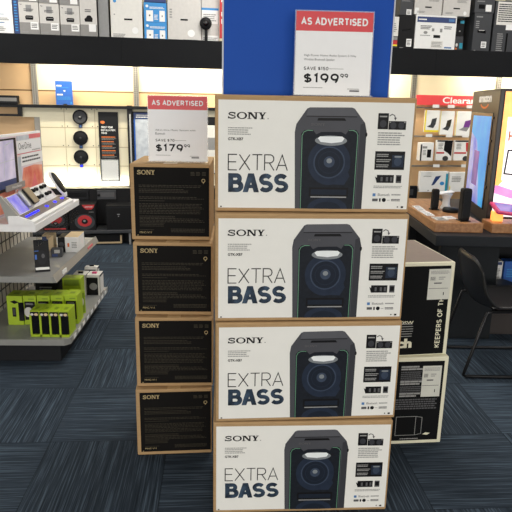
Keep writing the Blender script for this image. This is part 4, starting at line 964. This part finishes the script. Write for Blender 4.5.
m = MB(); m.box(.03, -.008, .06, .79, 0, .985, 'black_plastic', .002); m.build('lightbox_frame', t)
m = MB(); m.Y0 = -.008; m.rect(.035, .065, .785, .98, 'screen_white', 1)
m.poly([(.035, .98), (.40, .98), (.30, .62), (.060, .30), (.035, .30)], 'screen_orange', 2); m.poly([(.070, .80), (.40, .80), (.40, .36), (.075, .34)], 'screen_white', 3)
m.poly([(.035, .30), (.06, .30), (.40, .20), (.40, .14), (.035, .24)], 'screen_pink', 3); m.text('H', .090, .63, .135, .70, 'orange', 4, .02); m.text('1', .12, .76, .135, .80, 'orange', 4)
m.line([(.10, .56), (.09, .39), (.40, .36)], .012, 'charcoal', 4); m.line([(.10, .56), (.40, .58)], .012, 'charcoal', 4); m.rect(.20, .24, .36, .34, 'navy', 5)
m.build('lightbox', t)
t = thing('tablet', 'pink framed tablet lying tilted on a glowing orange stand', 'tablet', (1.885, 4.20, .8505), R(-3))
rot = Matrix.Translation((0, 0, .078)) @ Matrix.Rotation(R(6), 4, 'Y') @ Matrix.Rotation(R(12), 4, 'X')
m = MB(); m.box(-.19, -.10, -.012, .19, .10, .012, 'magenta', .010, xf=rot); m.build('case', t)
m = MB(); m.box(-.165, -.080, .0122, .165, .080, .0135, 'tablet_screen', xf=rot); m.build('screen', t)
m = MB(); m.box(-.185, -.02, 0, -.115, .05, .070, 'lit_orange', .006); m.build('glowing_foot', t)
m = MB(); m.box(-.01, -.03, 0, .05, .03, .055, 'grey', .004); m.build('stand', t)

# boxes under the counter
pack('gadget_box', 'white box with a dark blue corner on the lower shelf under the counter', 0, 0, .085, .20, .10, 'white', [('r', 'navy', .3, .84, .9, .97), ('m', 'ink_soft', .2, .2, .8, .7, 8)], loc=(2.03, 4.80, .2005), rz=R(-4), group='boxes under the counter')
pack('gadget_box', 'blue box on the lower shelf under the counter', 0, 0, .22, .20, .10, 'blue', [('m', 'sky_blue', .1, .3, .8, .7, 4)], loc=(2.20, 4.80, .2005), rz=R(-2), group='boxes under the counter')
pack('gadget_box', 'low dark box lying before the blue box under the counter', 0, 0, .18, .07, .16, 'charcoal', [('r', 'silver', .1, .75, .7, .9), ('r', 'navy', .2, .1, .9, .5)], loc=(2.04, 4.55, .2005), rz=R(25), group='boxes under the counter')

# ------------------------------------------------------------------ chair
t = thing('shell_chair', 'black plastic shell chair on a sled base tucked under the counter', 'chair', (1.36, 3.64, 0))
def shell(u, v):
    # u across -1 near .. 1 far, v 0 seat front .. 1 top of the back; returns local x,y,z
    hw = .235
    if v < .5:
        a = v/.5; x = .50-.45*a; z = .448+.012*(1-a)**2*0+ .015*abs(u)**3*1.0
        if a < .12: z -= .02*(1-a/.12)**2
        return Vector((x, u*hw, z))
    a = (v-.5)/.5
    ang = a
    x = .05-.055*math.sin(min(1, a*1.6)*math.pi/2)+.012*a + .075*abs(u)**2.6*(1-.55*a)
    z = .448+.302*a**1.15
    corner = max(0, abs(u)-.45)/.55
    z -= .070*corner**2*a
    hwv = hw*(1-.02*a)
    return Vector((x - .035*a, u*hwv, z + .015*abs(u)**3*(1-a)))
NU, NV = 16, 28
vs = []; TH_ = .010
for j in range(NV+1):
    for i in range(NU+1): vs.append(shell(-1+2*i/NU, j/NV))
fs = [(j*(NU+1)+i, j*(NU+1)+i+1, (j+1)*(NU+1)+i+1, (j+1)*(NU+1)+i) for j in range(NV) for i in range(NU)]
def shell_part(j0, j1, name):
    m = MB(); row = NU+1; sub = vs[j0*row:(j1+1)*row]; n = j1-j0
    f = [(j*row+i, j*row+i+1, (j+1)*row+i+1, (j+1)*row+i) for j in range(n) for i in range(NU)]
    m.add(sub, f, 'chair_shell', True)
    o = m.build(name, t); md = o.modifiers.new('thick', 'SOLIDIFY'); md.thickness = .011; md.offset = 0
    return o
shell_part(0, 14, 'seat'); shell_part(14, 28, 'backrest')
m = MB(); m.tube([shell(-1+2*i/NU, 1)+Vector((0, 0, .003)) for i in range(NU+1)], .0035, 'chair_metal', 6)
m.build('back_edge', t)
for s in (-1, 1):
    y = s*.235
    m = MB(); m.tube([(.46, y*.8, .432), (.09, y*.92, .432), (.055, y*.97, .425), (-.045, y, .045), (-.05, y, .022), (-.035, y, .0125), (.02, y, .0115), (.48, y, .0115), (.53, y, .016), (.535, y, .04), (.47, y*.8, .42), (.455, y*.78, .432)], .0105, 'chair_metal', 10)
    m.build('sled_leg', t)
m = MB(); m.tube([(.12, -.20, .432), (.12, .20, .432)], .009, 'chair_metal', 8); m.tube([(.40, -.185, .432), (.40, .185, .432)], .009, 'chair_metal', 8); m.build('cross_bar', t)

# ------------------------------------------------------------------ lights
def area(name, loc, sx, sy, power, col=(1, .97, .92), rot=(0, 0, 0)):
    l = bpy.data.lights.new(name, 'AREA'); l.shape = 'RECTANGLE'; l.size = sx; l.size_y = sy; l.energy = power; l.color = col
    o = bpy.data.objects.new(name, l); COL.objects.link(o); o.location = loc; o.rotation_euler = rot
    return o
for y, pw in ((-8.0, 36), (-5.6, 32), (-3.2, 18), (-.8, 10), (1.6, 9), (4.0, 46), (6.0, 50)):
    for x in (-3.4, 0.2, 3.8):
        area('ceiling_light', (x, y, 3.88), 1.2, .6, pw)
for s in (-1.9, -.5, 1.4, 3.4):
    area('valance_light', wl(s, .155, 2.20), 1.1, .05, 15, (1, .92, .74), (R(38), 0, WY))
area('rack_light', wl(-2.03, .46, .645), .95, .03, 6, (1, .95, .82), (R(155), 0, WY))
area('added_front_fill', (0, -9.6, 1.45), 13, 2.7, 760, (1, .965, .91), (R(90), 0, 0))  # broad fill added behind the camera to even out the fronts, no known window
w = bpy.data.worlds.new('world'); scene.world = w; w.use_nodes = True
w.node_tree.nodes['Background'].inputs[0].default_value = (1, .98, .95, 1); w.node_tree.nodes['Background'].inputs[1].default_value = .22

# ------------------------------------------------------------------ camera
cam = bpy.data.cameras.new('camera'); co = bpy.data.objects.new('camera', cam); COL.objects.link(co)
p, r = R(14.2778), R(1.0914)
Rv = Vector((1, 0, 0)); Dv = Vector((0, -math.sin(p), -math.cos(p))); Fv = Vector((0, math.cos(p), -math.sin(p)))
right = Rv*math.cos(r)-Dv*math.sin(r); up = -(Rv*math.sin(r)+Dv*math.cos(r)); back = -Fv
mt = Matrix((right, up, back)).transposed().to_4x4(); mt.translation = (0, 0, 1.6278)
co.matrix_world = mt
cam.sensor_width = 36; cam.lens = 591.29/512*36; cam.clip_start = .05
scene.camera = co
scene.view_settings.view_transform = 'Standard'; scene.view_settings.look = 'None'
scene.view_settings.exposure = 0.0; scene.view_settings.gamma = 1.0; scene.view_settings.use_curve_mapping = False
scene.cycles.use_denoising = True
